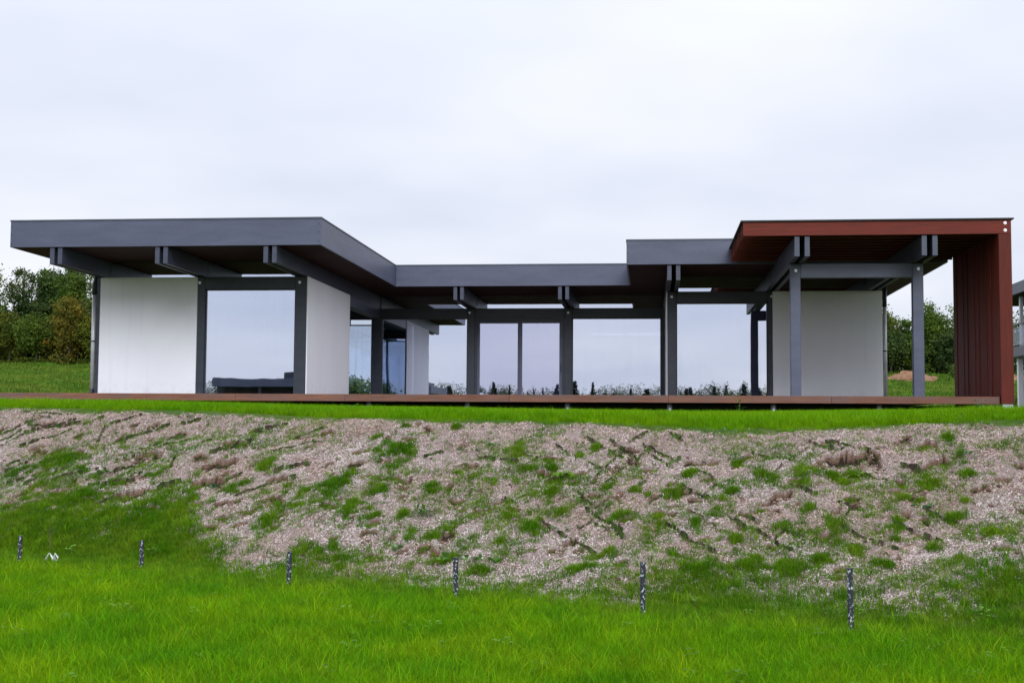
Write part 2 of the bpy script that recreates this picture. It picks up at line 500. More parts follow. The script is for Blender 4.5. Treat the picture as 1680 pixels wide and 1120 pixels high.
GROOVES = [(-9.33, 17.73, -8.94, 18.05), (-9.4, 17.87, -9.17, 18.04), (-9.13, 18.15, -8.23, 18.01), (-8.8, 17.78, -8.54, 17.8), (-7.03, 16.94, -6.36, 17.19), (-6.76, 16.9, -6.25, 17.06), (-6.02, 16.87, -5.15, 17.02), (-5.82, 16.54, -5.23, 16.76), (-4.71, 16.68, -4.36, 16.89), (-5.06, 16.22, -4.47, 16.41), (-7.41, 16.2, -6.64, 16.11), (-7.01, 15.67, -5.9, 15.89), (-9.01, 17.17, -8.56, 17.32), (-8.7, 16.73, -8.14, 16.83), (-0.49, 15.53, -0.16, 14.92), (-0.76, 15.66, -0.6, 15.37), (-0.63, 14.45, -0.31, 15.25), (-0.16, 14.92, 0.0, 15.18), (-0.09, 15.19, 0.18, 14.64), (0.01, 15.31, 0.23, 15.56), (0.23, 15.56, 0.36, 15.29), (-0.82, 14.25, -0.53, 13.7), (-0.7, 13.79, -0.29, 13.13), (-0.58, 13.4, -0.23, 12.98), (0.13, 13.21, 0.64, 12.34), (0.39, 13.43, 0.83, 12.73), (0.78, 13.26, 1.11, 12.63), (-0.45, 14.2, -0.36, 14.57), (1.74, 14.97, 2.1, 14.47), (-2.1, 15.44, -1.56, 15.16), (-1.54, 14.97, -1.34, 15.16), (-6.7, 17.49, -6.27, 17.53), (-9.15, 18.47, -8.55, 18.39), (1.01, 12.82, 1.3, 12.22)]
GB = [(-8.29, 15.83), (-7.76, 15.74), (-7.23, 15.63), (-6.43, 15.26), (-6.28, 15.45), (-5.73, 15.45), (-5.32, 14.51), (-4.9, 13.8), (-4.14, 13.34), (-3.14, 13.01), (-2.19, 12.62), (-1.25, 12.24), (-0.66, 11.95), (-0.15, 11.69), (0.07, 12.08), (0.73, 12.07), (1.18, 11.66), (1.7, 11.26), (2.07, 11.11), (2.48, 11.16), (2.83, 11.38), (3.18, 11.56)]

DKX = [-16, -10, 0, 7, 12]
DKZ = [2.02, 1.96, 1.89, 1.90, 1.9]


def lipY(x): return 15.9 - .3 * np.clip(x, -18, 11)
def toeY(x): return 11.6 - .43 * np.clip(x, -18, 11)


def smin(a, b, k):
    h = np.clip(.5 + .5 * (b - a) / k, 0, 1)
    return b + (a - b) * h - k * h * (1 - h)


def smax(a, b, k): return -smin(-a, -b, k)


def smooth(e0, e1, x):
    t = np.clip((x - e0) / (e1 - e0), 0, 1)
    return t * t * (3 - 2 * t)


def base_height(x, y):
    zl = np.interp(x, LIPX, LIPZ)
    zd = np.interp(x, DKX, DKZ)
    l, t = lipY(x), toeY(x)
    ter = zl + (zd - zl) * np.clip((y - l) / (26.4 - l), -9, 1)
    yb = np.clip(y, 40, 100)
    ter = ter + .0052 * (yb - 40) ** 1.62 * np.interp(x, [-44, -38, -30, 2, 12, 16], [1.15, 1.1, .35, .35, .9, 1.0])
    bank = zl + (y - l) * (zl - .03) / (l - t)
    return smax(.03 + 0 * x, smin(bank, ter, .12), .15)


# joints of the erosion mat: two families of parallel lines, broken where the mulch covers them
_rg = random.Random(21)
def _family(ang, xr, fr, gap, prob, lo, hi):
    dx, dy = math.cos(ang), math.sin(ang)
    nx_, ny_ = -dy, dx
    for k in range(-40, 41):
        q = -12.0 + _rg.uniform(0, .5)
        while q < 12:
            L_ = _rg.uniform(lo, hi)
            mx, my = -3 + dx * (q + L_ / 2) + nx_ * k * gap, 15 + dy * (q + L_ / 2) + ny_ * k * gap
            f_ = (my - float(toeY(mx))) / float(lipY(mx) - toeY(mx))
            if xr[0] < mx < xr[1] and fr[0] < f_ < fr[1] and _rg.random() < prob:
                GROOVES.append((mx - dx * L_ / 2, my - dy * L_ / 2, mx + dx * L_ / 2, my + dy * L_ / 2))
            q += L_ + _rg.uniform(.1, .5)
_family(.34, (-12, -4.2), (.42, .97), .30, .36, .25, .9)
_family(1.75, (-12, -5), (.5, .95), .42, .12, .2, .5)
_family(-.95, (-1.6, 3.2), (.2, .93), .36, .28, .25, .8)
_family(.95, (-1.6, 3.2), (.35, .93), .40, .20, .2, .5)
_family(.3, (-4.2, -1.6), (.4, .9), .5, .10, .2, .5)

GBX = np.array([p[0] for p in GB]); GBY = np.array([p[1] for p in GB])
_o = np.argsort(GBX); GBX, GBY = GBX[_o], GBY[_o]

# small random slumps besides the large ones
_rs = random.Random(5)
ALL_SCARS = [(x, y, rx * 1.05, max(ry * 1.0, 0.07), 0.075) for x, y, rx, ry in SCARS]
for _ in range(330):
    sx = _rs.uniform(-13, 7.5)
    f = _rs.uniform(0.12, 0.93)
    sy = float(toeY(sx) + f * (lipY(sx) - toeY(sx)))
    r = _rs.uniform(0.03, 0.10)
    ALL_SCARS.append((sx, sy, r * _rs.uniform(0.8, 1.5), r * _rs.uniform(0.8, 1.3), _rs.uniform(0.02, 0.05)))
for _ in range(16):                                # the same wear goes on beyond the frame's edges
    sx = _rs.choice((_rs.uniform(-14, -10), _rs.uniform(4.3, 8)))
    sy = float(toeY(sx) + _rs.uniform(.3, .85) * (lipY(sx) - toeY(sx)))
    ALL_SCARS.append((sx, sy, _rs.uniform(.1, .3), _rs.uniform(.1, .2), 0.12))


def bank_mask(x, y):
    """1 on the mulched slope, 0 on both lawns"""
    edge = (fbm(x * 1.7, y * 1.7, 3) - .5) * .5
    up = 1 - smooth(-.05, .10, y - lipY(x) + 0.10 + edge * .5)
    lo = smooth(-.75, .25, y - np.interp(x, GBX, GBY) + edge * 1.5)
    return up * lo


def relief(x, y):
    """height offset and bare-soil mask from slumps, grooves and lumps"""
    on = smooth(-.1, .4, y - toeY(x)) * (1 - smooth(-.02, .12, y - lipY(x)))
    over = np.zeros_like(x)
    h = (fbm(x * 1.3, y * 1.3, 5, .55) - .5) * .14 + (fbm(x * 3.7, y * 3.7, 3) - .5) * .06 + (fbm(x * 11, y * 11, 3) - .5) * .035
    soil = np.zeros_like(x)
    for sx, sy, rx, ry, dep in ALL_SCARS:
        m = (np.abs(x - sx) < rx * 1.6) & (np.abs(y - sy) < ry * 2.4 + .05)
        if not m.any():
            continue
        X, Y = x[m], y[m]
        wob = (fbm(X * 9 + sx * 3, Y * 4, 4, .7) - .5) * (ry * 1.8 + .08)
        t = np.abs(X - sx) / rx + (fbm(X * 9, Y * 9 + sx, 3) - .5) * 1.1
        s = (sy + ry * .8 + wob - Y) / (2.0 * ry)      # 0 at the upper lip, 1 at the foot
        prof = np.where((s > 0) & (s < 1), (1 - s) ** 1.3, 0.0) * np.clip(1.25 - t ** 2, 0, 1)
        curl = np.where((s > -.25) & (s <= 0), .28, 0.0) * np.clip(1.1 - t ** 2, 0, 1)
        h[m] += -dep * prof + dep * curl
        soil[m] = np.maximum(soil[m], np.clip(prof * 1.6, 0, 1))
        over[m] = np.maximum(over[m], curl * 3.4 * min(1, dep / .07))
    for x0, y0, x1, y1 in GROOVES:
        dx, dy = x1 - x0, y1 - y0
        L = math.hypot(dx, dy)
        m = (x > min(x0, x1) - .1) & (x < max(x0, x1) + .1) & (y > min(y0, y1) - .15) & (y < max(y0, y1) + .15)
        if not m.any():
            continue
        X, Y = x[m], y[m]
        t = ((X - x0) * dx + (Y - y0) * dy) / L
        d = np.abs((X - x0) * dy - (Y - y0) * dx) / L + (fbm(X * 6, Y * 6, 2) - .5) * .05
        g = np.clip(1.2 - np.abs(d) / .018, 0, 1) * ((t > 0) & (t < L))
        h[m] -= .06 * g
        soil[m] = np.maximum(soil[m], g * .75)
    return h * on, soil * on, over * on


def ground_height(x, y, full=False):
    x = np.asarray(x, float); y = np.asarray(y, float)
    z = base_height(x, y)
    far = smooth(40, 60, y)
    z = z + (fbm(x * .45, y * .45, 3) - .5) * (.07 + .5 * far) * (1 - smooth(25.5, 26.2, y) * (1 - far))
    d, s, o = relief(x, y)
    if full:
        return z + d, s, o
    return z + d, s


def spaced(a, b, d):
    return list(np.arange(a, b, d))


gx = [-900, -600, -400, -260, -170, -120, -90, -75] + spaced(-66, -20, 2.0) + spaced(-20, -11.4, .25) + spaced(-11.4, 5.6, .024) + \
    spaced(5.6, 12, .25) + spaced(12, 40, 2.0) + [46, 60, 80, 120, 200, 320, 500, 900]
gy = [-900, -600, -400, -260, -180, -120, -80, -50, -30, -18, -10, -5] + spaced(0, 8, .5) + spaced(8, 10.2, .12) + spaced(10.2, 19.6, .024) + \
    spaced(19.6, 27, .2) + spaced(27, 40, 1.0) + spaced(40, 108, 1.0) + [112, 120, 140, 180, 240, 340, 520, 900]
GX, GY = np.meshgrid(np.array(gx), np.array(gy), indexing='ij')
GZ, GS, GO = ground_height(GX.ravel(), GY.ravel(), True)
GB_M = bank_mask(GX.ravel(), GY.ravel())
nx, ny = GX.shape
me = bpy.data.meshes.new('ground')
me.vertices.add(nx * ny)
me.vertices.foreach_set('co', np.stack([GX.ravel(), GY.ravel() - .012 * GO, GZ], 1).reshape(-1).astype(np.float32))
ii, jj = np.meshgrid(np.arange(nx - 1), np.arange(ny - 1), indexing='ij')
v0 = (ii * ny + jj).ravel()
quads = np.stack([v0, v0 + ny, v0 + ny + 1, v0 + 1], 1).astype(np.int32)
nq = len(quads)
me.loops.add(nq * 4)
me.loops.foreach_set('vertex_index', quads.reshape(-1))
me.polygons.add(nq)
me.polygons.foreach_set('loop_start', np.arange(0, nq * 4, 4, dtype=np.int32))
me.polygons.foreach_set('loop_total', np.full(nq, 4, dtype=np.int32))
me.polygons.foreach_set('use_smooth', np.ones(nq, dtype=bool))
for nm, arr in (('mulch', GB_M), ('soil', GS)):
    a = me.attributes.new(nm, 'FLOAT', 'POINT')
    a.data.foreach_set('value', arr.astype(np.float32))
me.update()
me.validate()


def m_ground():
    m = Mat('ground_surface')
    pw = m.pos()
    mulch = m.node('ShaderNodeAttribute', _attribute_name='mulch').outputs['Fac']
    soil = m.node('ShaderNodeAttribute', _attribute_name='soil').outputs['Fac']
    # turf base
    a = m.noise(pw, 0.35, 4)
    b = m.noise(pw, 14, 4)
    turf = m.mix(m.ramp(a, .35, .65), C(0.045, 0.10, 0.012), C(0.085, 0.135, 0.02))
    turf = m.mix(m.math('MULTIPLY', m.ramp(b, .45, .7), .6), turf, C(0.05, 0.04, 0.022))
    # fibrous mulch
    v = m.node('ShaderNodeTexVoronoi', Scale=75, _feature='F1')
    m.l.new(m.mapping(pw, (1, 1.4, 1.4)), v.inputs['Vector'])
    fib = m.noise(m.mapping(pw, (1, 1, 1)), 70, 3, .7)
    dirt = m.noise(pw, 1.5, 5, .65)
    dirt2 = m.noise(pw, 6, 4, .6)
    c = m.mix(m.ramp(fib, .38, .66), C(0.13, 0.09, 0.075), C(0.42, 0.335, 0.305))
    c = m.mix(m.math('MULTIPLY', m.ramp(v.outputs['Color'], .55, .95), .6), c, C(0.47, 0.41, 0.39))
    brown = m.mix(m.ramp(fib, .35, .7), C(0.085, 0.052, 0.036), C(0.25, 0.155, 0.11))
    k1 = m.math('MULTIPLY', m.ramp(dirt, .50, .68), m.ramp(dirt2, .35, .6))
    c = m.mix(m.math('MULTIPLY', k1, .75), c, brown)
    c = m.mix(m.ramp(soil, .10, .40), c, brown)
    c = m.mix(m.ramp(soil, .60, .90), c, C(.03, .019, .014))  # near-black lips: wet earth, with the undercuts' shade put into the colour
    pit = m.noise(pw, 9, 5, .72)
    c = m.mix(m.math('MULTIPLY', m.ramp(pit, .61, .68), .6), c, C(.045, .03, .022))
    k = m.mix(mulch, turf, c)
    h = m.math('ADD', m.math('MULTIPLY', v.outputs['Distance'], .8), fib)
    m.pbr(k, 0.92, m.bump(h, .7, .012), spec=.15)
    return m.m


ground = link('ground', me, m_ground())
tag(ground, kind='structure')

# ------------------------------------------------------------------ wood-fibre chips lying on the slope (nobody could count them)
def surf_normal(x, y):
    e = .05
    dx = (base_height(x + e, y) - base_height(x - e, y)) / (2 * e)
    dy = (base_height(x, y + e) - base_height(x, y - e)) / (2 * e)
    n = np.stack([-dx, -dy, np.ones_like(dx)], 1)
    return n / np.linalg.norm(n, axis=1, keepdims=True)


N = 850000
cx = rng.uniform(-12, 6.2, N)
cf = rng.uniform(-.1, 1.04, N)
cy = toeY(cx) + cf * (lipY(cx) - toeY(cx))
cm = bank_mask(cx, cy)
keep = rng.random(N) < cm * np.clip(-.75 + 2.8 * (fbm(cx * 3.1, cy * 3.1, 5, .72)), .10, 1)
cx, cy = cx[keep], cy[keep]
cz, cs = ground_height(cx, cy)
keep = rng.random(len(cx)) > cs * 1.25
cx, cy, cz = cx[keep], cy[keep], cz[keep]
n = len(cx)
nrm = surf_normal(cx, cy)
nrm += rng.normal(0, .45, (n, 3)); nrm /= np.linalg.norm(nrm, axis=1, keepdims=True)
d = rng.normal(0, 1, (n, 3)); d -= (d * nrm).sum(1, keepdims=True) * nrm; d /= np.linalg.norm(d, axis=1, keepdims=True)
s = np.cross(nrm, d)
L = rng.uniform(.004, .013, n)[:, None]; W = rng.uniform(.002, .0045, n)[:, None]
c0 = np.stack([cx, cy, cz + rng.uniform(.002, .016, n)], 1)
V = np.stack([c0 - d * L - s * W, c0 + d * L - s * W * .6, c0 + d * L + s * W, c0 - d * L + s * W * .7], 1)
mixr = rng.random(n)[:, None]
pal = np.where(mixr < .42, np.array([[.66, .56, .54]]), np.where(mixr < .72, np.array([[.53, .42, .385]]),
      np.where(mixr < .9, np.array([[.27, .175, .14]]), np.array([[.80, .75, .73]]))))
pal = pal * rng.uniform(.80, 1.22, (n, 1))
stain = smooth(.42, .66, fbm(cx * .9 + 9, cy * 1.3, 5, .6))[:, None]           # earth washed into the mulch
stain = np.maximum(stain, smooth(.62, .95, (cy - toeY(cx)) / (lipY(cx) - toeY(cx)) + (fbm(cx * .8, cy * .8 + 30, 3) - .5) * 1.2)[:, None] * .75)
pal = pal * (1 - stain * np.array([[.17, .27, .32]]))


def m_tone(name, rough=.9):
    m = Mat(name)
    at = m.node('ShaderNodeAttribute', _attribute_name='tone')
    m.pbr(at.outputs['Color'], rough, spec=.15)
    return m.m


chips = link('wood_chips', quads_mesh('wood_chips', V, pal, m_tone('chip_wood')))
tag(chips, 'pale pinkish wood fibre mulch strewn over the slope', 'mulch', kind='stuff')

# crumbs and clods of earth, dead stalks
def lumps(n, rmin, rmax):
    t_ = (1 + 5 ** .5) / 2
    iv = np.array([(-1, t_, 0), (1, t_, 0), (-1, -t_, 0), (1, -t_, 0), (0, -1, t_), (0, 1, t_), (0, -1, -t_), (0, 1, -t_), (t_, 0, -1), (t_, 0, 1), (-t_, 0, -1), (-t_, 0, 1)]) / 1.9
    it = np.array([(0, 11, 5), (0, 5, 1), (0, 1, 7), (0, 7, 10), (0, 10, 11), (1, 5, 9), (5, 11, 4), (11, 10, 2), (10, 7, 6), (7, 1, 8),
                   (3, 9, 4), (3, 4, 2), (3, 2, 6), (3, 6, 8), (3, 8, 9), (4, 9, 5), (2, 4, 11), (6, 2, 10), (8, 6, 7), (9, 8, 1)])
    x = rng.uniform(-12, 6, n); y = toeY(x) + rng.uniform(.05, .98, n) * (lipY(x) - toeY(x))
    for i, sc in enumerate(ALL_SCARS * 8):                    # most crumbs lie below the slumps
        if i < n * .6:
            x[i] = sc[0] + rng.normal(0, sc[2] * .7); y[i] = sc[1] - abs(rng.normal(.3, .5)) * sc[3] * 1.6
    z, _ = ground_height(x, y)
    k = bank_mask(x, y) > .3
    x, y, z = x[k], y[k], z[k]
    n = len(x)
    r_ = rmin + (rmax - rmin) * rng.random(n) ** 3
    v = iv[None] * r_[:, None, None] * rng.uniform(.6, 1.3, (n, 12, 1)) * np.array([1, 1, .7]) + np.stack([x, y, z + r_ * .25], 1)[:, None]
    f = it[None] + (np.arange(n) * 12)[:, None, None]
    tone = np.repeat(np.array([[.17, .11, .08]]) * rng.uniform(.45, 1.5, (n, 1)), 12, 0)
    me_ = mesh_from(v.reshape(-1, 3).tolist(), f.reshape(-1, 3).tolist(), 'clods')
    a_ = me_.color_attributes.new('tone', 'FLOAT_COLOR', 'POINT')
    c_ = np.ones((n * 12, 4), np.float32); c_[:, :3] = tone
    a_.data.foreach_set('color', c_.reshape(-1))
    return me_


clods = link('soil_clods', lumps(5200, .005, .030), m_tone('clod_earth'))
tag(clods, 'brown crumbs and clods of earth scattered over the slope', 'soil', kind='stuff')
n = 5000
x = rng.uniform(-12, 6, n); y = toeY(x) + rng.uniform(-.05, 1.0, n) * (lipY(x) - toeY(x))
z, _ = ground_height(x, y)
a = rng.uniform(0, 6.283, n); L = rng.uniform(.03, .11, n)[:, None]; el = rng.uniform(-.1, .5, n)
d = np.stack([np.cos(a) * np.cos(el), np.sin(a) * np.cos(el), np.sin(el)], 1); s_ = np.stack([-np.sin(a), np.cos(a), 0 * a], 1) * .0022
c0 = np.stack([x, y, z + .012], 1)
V = np.stack([c0 - s_, c0 + s_, c0 + d * L + s_ * .5, c0 + d * L - s_ * .5], 1)
straw = link('dead_stalks', quads_mesh('dead_stalks', V, np.array([[.50, .42, .30]]) * rng.uniform(.4, 1.3, (n, 1)), m_tone('straw')))
tag(straw, 'dry straw and dead stalks strewn over the slope', 'straw', kind='stuff')

# mossy joints of the erosion mat showing through the mulch as thin dark lines
sx_, sy_, sa_, sl_ = [], [], [], []
for x0, y0, x1, y1 in GROOVES:
    Lg = math.hypot(x1 - x0, y1 - y0)
    ng_ = max(2, int(Lg / .035))
    ang_ = math.atan2(y1 - y0, x1 - x0)
    for i in range(ng_):
        if random.random() < .26:
            continue
        t_ = (i + .5) / ng_
        sx_.append(x0 + (x1 - x0) * t_ + random.gauss(0, .004)); sy_.append(y0 + (y1 - y0) * t_ + random.gauss(0, .004) + .012 * math.sin(t_ * 9))
        sa_.append(ang_ + random.gauss(0, .15)); sl_.append(Lg / ng_ * random.uniform(.55, .8))
sx_, sy_, sa_, sl_ = map(np.array, (sx_, sy_, sa_, sl_))
sw_ = rng.uniform(.003, .0105, len(sx_))
dx_, dy_ = np.cos(sa_), np.sin(sa_)
corner = []
for ex, ey in ((-1, -1), (1, -1), (1, 1), (-1, 1)):
    X = sx_ + dx_ * sl_ * ex - dy_ * sw_ * ey
    Y = sy_ + dy_ * sl_ * ex + dx_ * sw_ * ey
    za, _ = ground_height(X - dy_ * .06 * ey, Y + dx_ * .06 * ey)
    corner.append(np.stack([X, Y, za + .014 - .006 * ey], 1))
V = np.stack(corner, 1)
tn_ = np.where(rng.random((len(sx_), 1)) < .55, np.array([[.045, .075, .018]]), np.array([[.06, .042, .03]])) * rng.uniform(.5, 1.3, (len(sx_), 1))
k = bank_mask(sx_, sy_) > .35
seams = link('mat_joints', quads_mesh('mat_joints', V[k], tn_[k], m_tone('mossy_joint')))
tag(seams, 'thin dark mossy joint lines crossing the mulched slope diagonally', 'mat joints', kind='stuff')

# ------------------------------------------------------------------ grass, instanced tufts
tuft_coll = bpy.data.collections.new('grass_tufts')      # not linked to the scene: prototypes only


def tuft(name, nb, rad, hmin, hmax, width, lean, mat, coll):
    verts, faces, tones = [], [], []
    for _ in range(nb):
        a = random.uniform(0, 2 * math.pi)
        r = rad * math.sqrt(random.random())
        bx, by = r * math.cos(a), r * math.sin(a)
        h = random.uniform(hmin, hmax)
        la = random.uniform(0, 2 * math.pi)
        ln = random.uniform(.1, lean) * h
        ux, uy = math.cos(la + math.pi / 2 + random.uniform(-.6, .6)), math.sin(la + math.pi / 2 + random.uniform(-.6, .6))
        lx, ly = math.cos(la), math.sin(la)
        w = width * random.uniform(.7, 1.2)
        t0 = random.uniform(.72, 1.15)
        tc = (t0 * random.uniform(.9, 1.15), t0, t0 * random.uniform(.7, 1.1))
        if random.random() < .05:
            tc = (t0 * 1.9, t0 * 1.25, t0 * 2.2)
        i = len(verts)
        for k, (q, hh, ww) in enumerate(((0, 0, .8), (.25, .55, 1.0), (1.0, .97, .12))):
            px, py, pz = bx + lx * ln * q, by + ly * ln * q, h * hh - .01
            verts += [(px - ux * w * ww / 2, py - uy * w * ww / 2, pz), (px + ux * w * ww / 2, py + uy * w * ww / 2, pz)]
            sh = (1.0, 1.0, 1.08)[k]
            tones += [tuple(c * sh for c in tc)] * 2
        faces += [(i, i + 1, i + 3, i + 2), (i + 2, i + 3, i + 5, i + 4)]
    me = mesh_from(verts, faces, name)
    at = me.color_attributes.new('tone', 'FLOAT_COLOR', 'POINT')
    c = np.ones((len(verts), 4), np.float32); c[:, :3] = np.array(tones)
    at.data.foreach_set('color', c.reshape(-1))
    me.materials.append(mat)
    o = bpy.data.objects.new(name, me)
    coll.objects.link(o)
    return o


M_LAWN = m_leaf('lawn_blade', (0.088, 0.285, 0.0006), (0.195, 0.385, 0.001), .42, .65, 1.1, .36)
M_BANKG = m_leaf('slope_blade', (0.066, 0.195, 0.003), (0.145, 0.265, 0.010), .38, .6, 2.6, .42)
M_TERR = m_leaf('terrace_blade', (0.115, 0.315, 0.0006), (0.18, 0.36, 0.001), .42, .6, .7, .2)
M_FIELD = m_leaf('field_blade', (0.085, 0.19, 0.018), (0.15, 0.235, 0.03), .3, .6, .25, .3)


def tuft_set(name, specs, mat):
    c = bpy.data.collections.new(name)
    for i, sp in enumerate(specs):
        tuft('%s_%d' % (name, i), *sp, mat, c)
    return c


T_LAWN = tuft_set('lawn_tuft', [(26, .075, .03, .075, .0030, .9)] * 5 + [(16, .06, .05, .11, .0030, 1.0)] * 3 + [(9, .05, .08, .16, .0034, 1.2)], M_LAWN)
T_BANK = tuft_set('slope_tuft', [(9, .045, .03, .08, .0046, .9)] * 4 + [(14, .05, .05, .10, .0036, .8)] * 2, M_BANKG)
T_TERR = tuft_set('terrace_tuft', [(24, .085, .07, .15, .005, .7)] * 5, M_TERR)
T_FIELD = tuft_set('field_tuft', [(40, .45, .12, .32, .05, .9)] * 4, M_FIELD)


def scatter(name, pts, scl, coll, label, cat='grass'):
    n = len(pts)
    me = bpy.data.meshes.new(name)
    me.vertices.add(n)
    me.vertices.foreach_set('co', pts.reshape(-1).astype(np.float32))
    rot = np.zeros((n, 3), np.float32)
    rot[:, 0] = rng.normal(0, .12, n); rot[:, 1] = rng.normal(0, .12, n); rot[:, 2] = rng.uniform(0, 6.283, n)
    me.attributes.new('rot', 'FLOAT_VECTOR', 'POINT').data.foreach_set('vector', rot.reshape(-1))
    me.attributes.new('scl', 'FLOAT', 'POINT').data.foreach_set('value', scl.astype(np.float32))
    me.attributes.new('pick', 'INT', 'POINT').data.foreach_set('value', rng.integers(0, len(coll.objects), n).astype(np.int32))
    me.update()
    o = link(name, me)
    ng = bpy.data.node_groups.new(name, 'GeometryNodeTree')
    ng.interface.new_socket('Geometry', in_out='INPUT', socket_type='NodeSocketGeometry')
    ng.interface.new_socket('Geometry', in_out='OUTPUT', socket_type='NodeSocketGeometry')
    N_, L_ = ng.nodes, ng.links
    gi, go = N_.new('NodeGroupInput'), N_.new('NodeGroupOutput')
    ip = N_.new('GeometryNodeInstanceOnPoints')
    ci = N_.new('GeometryNodeCollectionInfo')
    ci.inputs['Collection'].default_value = coll
    ci.inputs['Separate Children'].default_value = True
    ci.inputs['Reset Children'].default_value = True
    L_.new(gi.outputs[0], ip.inputs['Points'])
    L_.new(ci.outputs[0], ip.inputs['Instance'])
    ip.inputs['Pick Instance'].default_value = True
    for nm, typ, sock in (('rot', 'FLOAT_VECTOR', 'Rotation'), ('scl', 'FLOAT', 'Scale'), ('pick', 'INT', 'Instance Index')):
        na = N_.new('GeometryNodeInputNamedAttribute')
        na.data_type = typ
        na.inputs['Name'].default_value = nm
        L_.new(na.outputs[0], ip.inputs[sock])
    L_.new(ip.outputs[0], go.inputs[0])
    md = o.modifiers.new('scatter', 'NODES')
    md.node_group = ng
    tag(o, label, cat, kind='stuff')
    return o


def with_z(x, y, dz=0.0):
    z, s = ground_height(x, y)
    return np.stack([x, y, z + dz], 1)


# lower lawn, up to the frayed foot of the slope
N = 170000
x = rng.uniform(-13, 7, N); y = rng.uniform(6.0, 16.2, N)
lim = np.interp(x, GBX, GBY)
sd_ = y - lim + (fbm(x * 1.7, y * 1.7, 3) - .5) * .9
dens = 1 - smooth(-.6, .6, sd_)
dens *= .70 + .6 * fbm(x * 3, y * 3, 2)
k = (rng.random(N) < dens) & (x > -.62 * y - 1.5) & (x < .34 * y + 1.2)
x, y = x[k], y[k]
low = smooth(.2, 1.2, toeY(x) - y)                       # the mown lawn proper lies in front of the stakes
lawn_k = rng.random(len(x)) < .05 + .95 * smooth(-.6, .8, toeY(x) - 1.0 - y + (fbm(x * .9, y * .9, 2) - .5) * 1.2)
scatter('lawn_grass', with_z(x[lawn_k], y[lawn_k]), rng.uniform(.75, 1.25, lawn_k.sum()), T_LAWN,
        'bright yellow green lawn in the foreground below the slope')
xb, yb = np.repeat(x[~lawn_k], 3), np.repeat(y[~lawn_k], 3)
kb = (xb < -4.6) | (rng.random(len(xb)) < .42)
xb, yb = xb[kb], yb[kb]
xb = xb + rng.normal(0, .04, len(xb)); yb = yb + rng.normal(0, .04, len(yb))

# grass on the slope: patches, grooves, thin seedlings everywhere
px, py, ps = [xb], [yb], [rng.uniform(.7, 1.2, len(xb))]
for sx, sy, rx, ry in PATCHES:
    nn = int(min(1900, 70 + 7500 * rx * ry * 2))
    qx = sx + rng.normal(0, rx * .8, nn); qy = sy + rng.normal(0, ry * .8, nn)
    rr_ = np.sqrt(((qx - sx) / rx) ** 2 + ((qy - sy) / ry) ** 2)
    kk = fbm(qx * 8.5, qy * 8.5, 3, .7) > .40 + .13 * rr_
    nn = int(kk.sum())
    px.append(qx[kk]); py.append(qy[kk]); ps.append(rng.uniform(.4, 1.25, nn) * (1.1 - .25 * np.minimum(rr_[kk], 2)))
for x0, y0, x1, y1 in GROOVES:
    L = math.hypot(x1 - x0, y1 - y0); nn = int(L * 120)
    t = rng.random(nn) ** .9
    px.append(x0 + (x1 - x0) * t + rng.normal(0, .015, nn)); py.append(y0 + (y1 - y0) * t + rng.normal(0, .015, nn)); ps.append(rng.uniform(.25, .6, nn))
N = 190000
x = rng.uniform(-12.5, 6.5, N); y = toeY(x) + rng.uniform(0, 1, N) * (lipY(x) - toeY(x))
t = (y - toeY(x)) / (lipY(x) - toeY(x))
dens = smooth(.40, .66, fbm(x * .8 + 40, y * 1.0, 5, .68)) * smooth(.30, .62, fbm(x * 4.2, y * 4.2, 3, .6)) * (1 - .75 * smooth(.5, 1.0, t)) * 1.25 + .055
k = rng.random(N) < dens
px.append(x[k]); py.append(y[k]); ps.append(rng.uniform(.28, .8, k.sum()))
x, y = np.concatenate(px), np.concatenate(py)
scatter('slope_grass', with_z(x, y), np.concatenate(ps), T_BANK, 'thin patchy green grass sprouting through the mulched slope')

# clover and plantain leaves in both lawns
M_CLOVER = m_leaf('clover_leaf', (.11, .25, .025), (.17, .32, .05), .3, .6, 2.0, .3)
T_CLOVER = bpy.data.collections.new('clover')
for q in range(3):
    vv, ff = [], []
    for j in range(7):
        a_ = random.uniform(0, 6.283); r_ = random.uniform(0, .03); ln_ = random.uniform(.025, .05); w_ = ln_ * .45; hz = random.uniform(.04, .085)
        bx, by = r_ * math.cos(a_), r_ * math.sin(a_); ux, uy = math.cos(a_), math.sin(a_)
        i_ = len(vv)
        vv += [(bx, by, hz), (bx + ux * ln_ * .5 - uy * w_, by + uy * ln_ * .5 + ux * w_, hz + .008), (bx + ux * ln_, by + uy * ln_, hz + .004),
               (bx + ux * ln_ * .5 + uy * w_, by + uy * ln_ * .5 - ux * w_, hz + .008)]
        ff.append((i_, i_ + 1, i_ + 2, i_ + 3))
    mc = mesh_from(vv, ff, 'clover')
    ac = mc.color_attributes.new('tone', 'FLOAT_COLOR', 'POINT')
    ac.data.foreach_set('color', np.ones(len(vv) * 4, np.float32))
    mc.materials.append(M_CLOVER)
    T_CLOVER.objects.link(bpy.data.objects.new('clover', mc))
x = np.concatenate([rng.uniform(-10, 5, 300), rng.uniform(-12, 8, 120)]); y = np.concatenate([rng.uniform(7.5, 15, 300), rng.uniform(17, 26, 120)])
k = bank_mask(x, y) < .2
scatter('lawn_clover', with_z(x[k], y[k]), rng.uniform(.6, 1.3, k.sum()), T_CLOVER, 'clover and small broad leaves dotted through the lawns', 'clover')

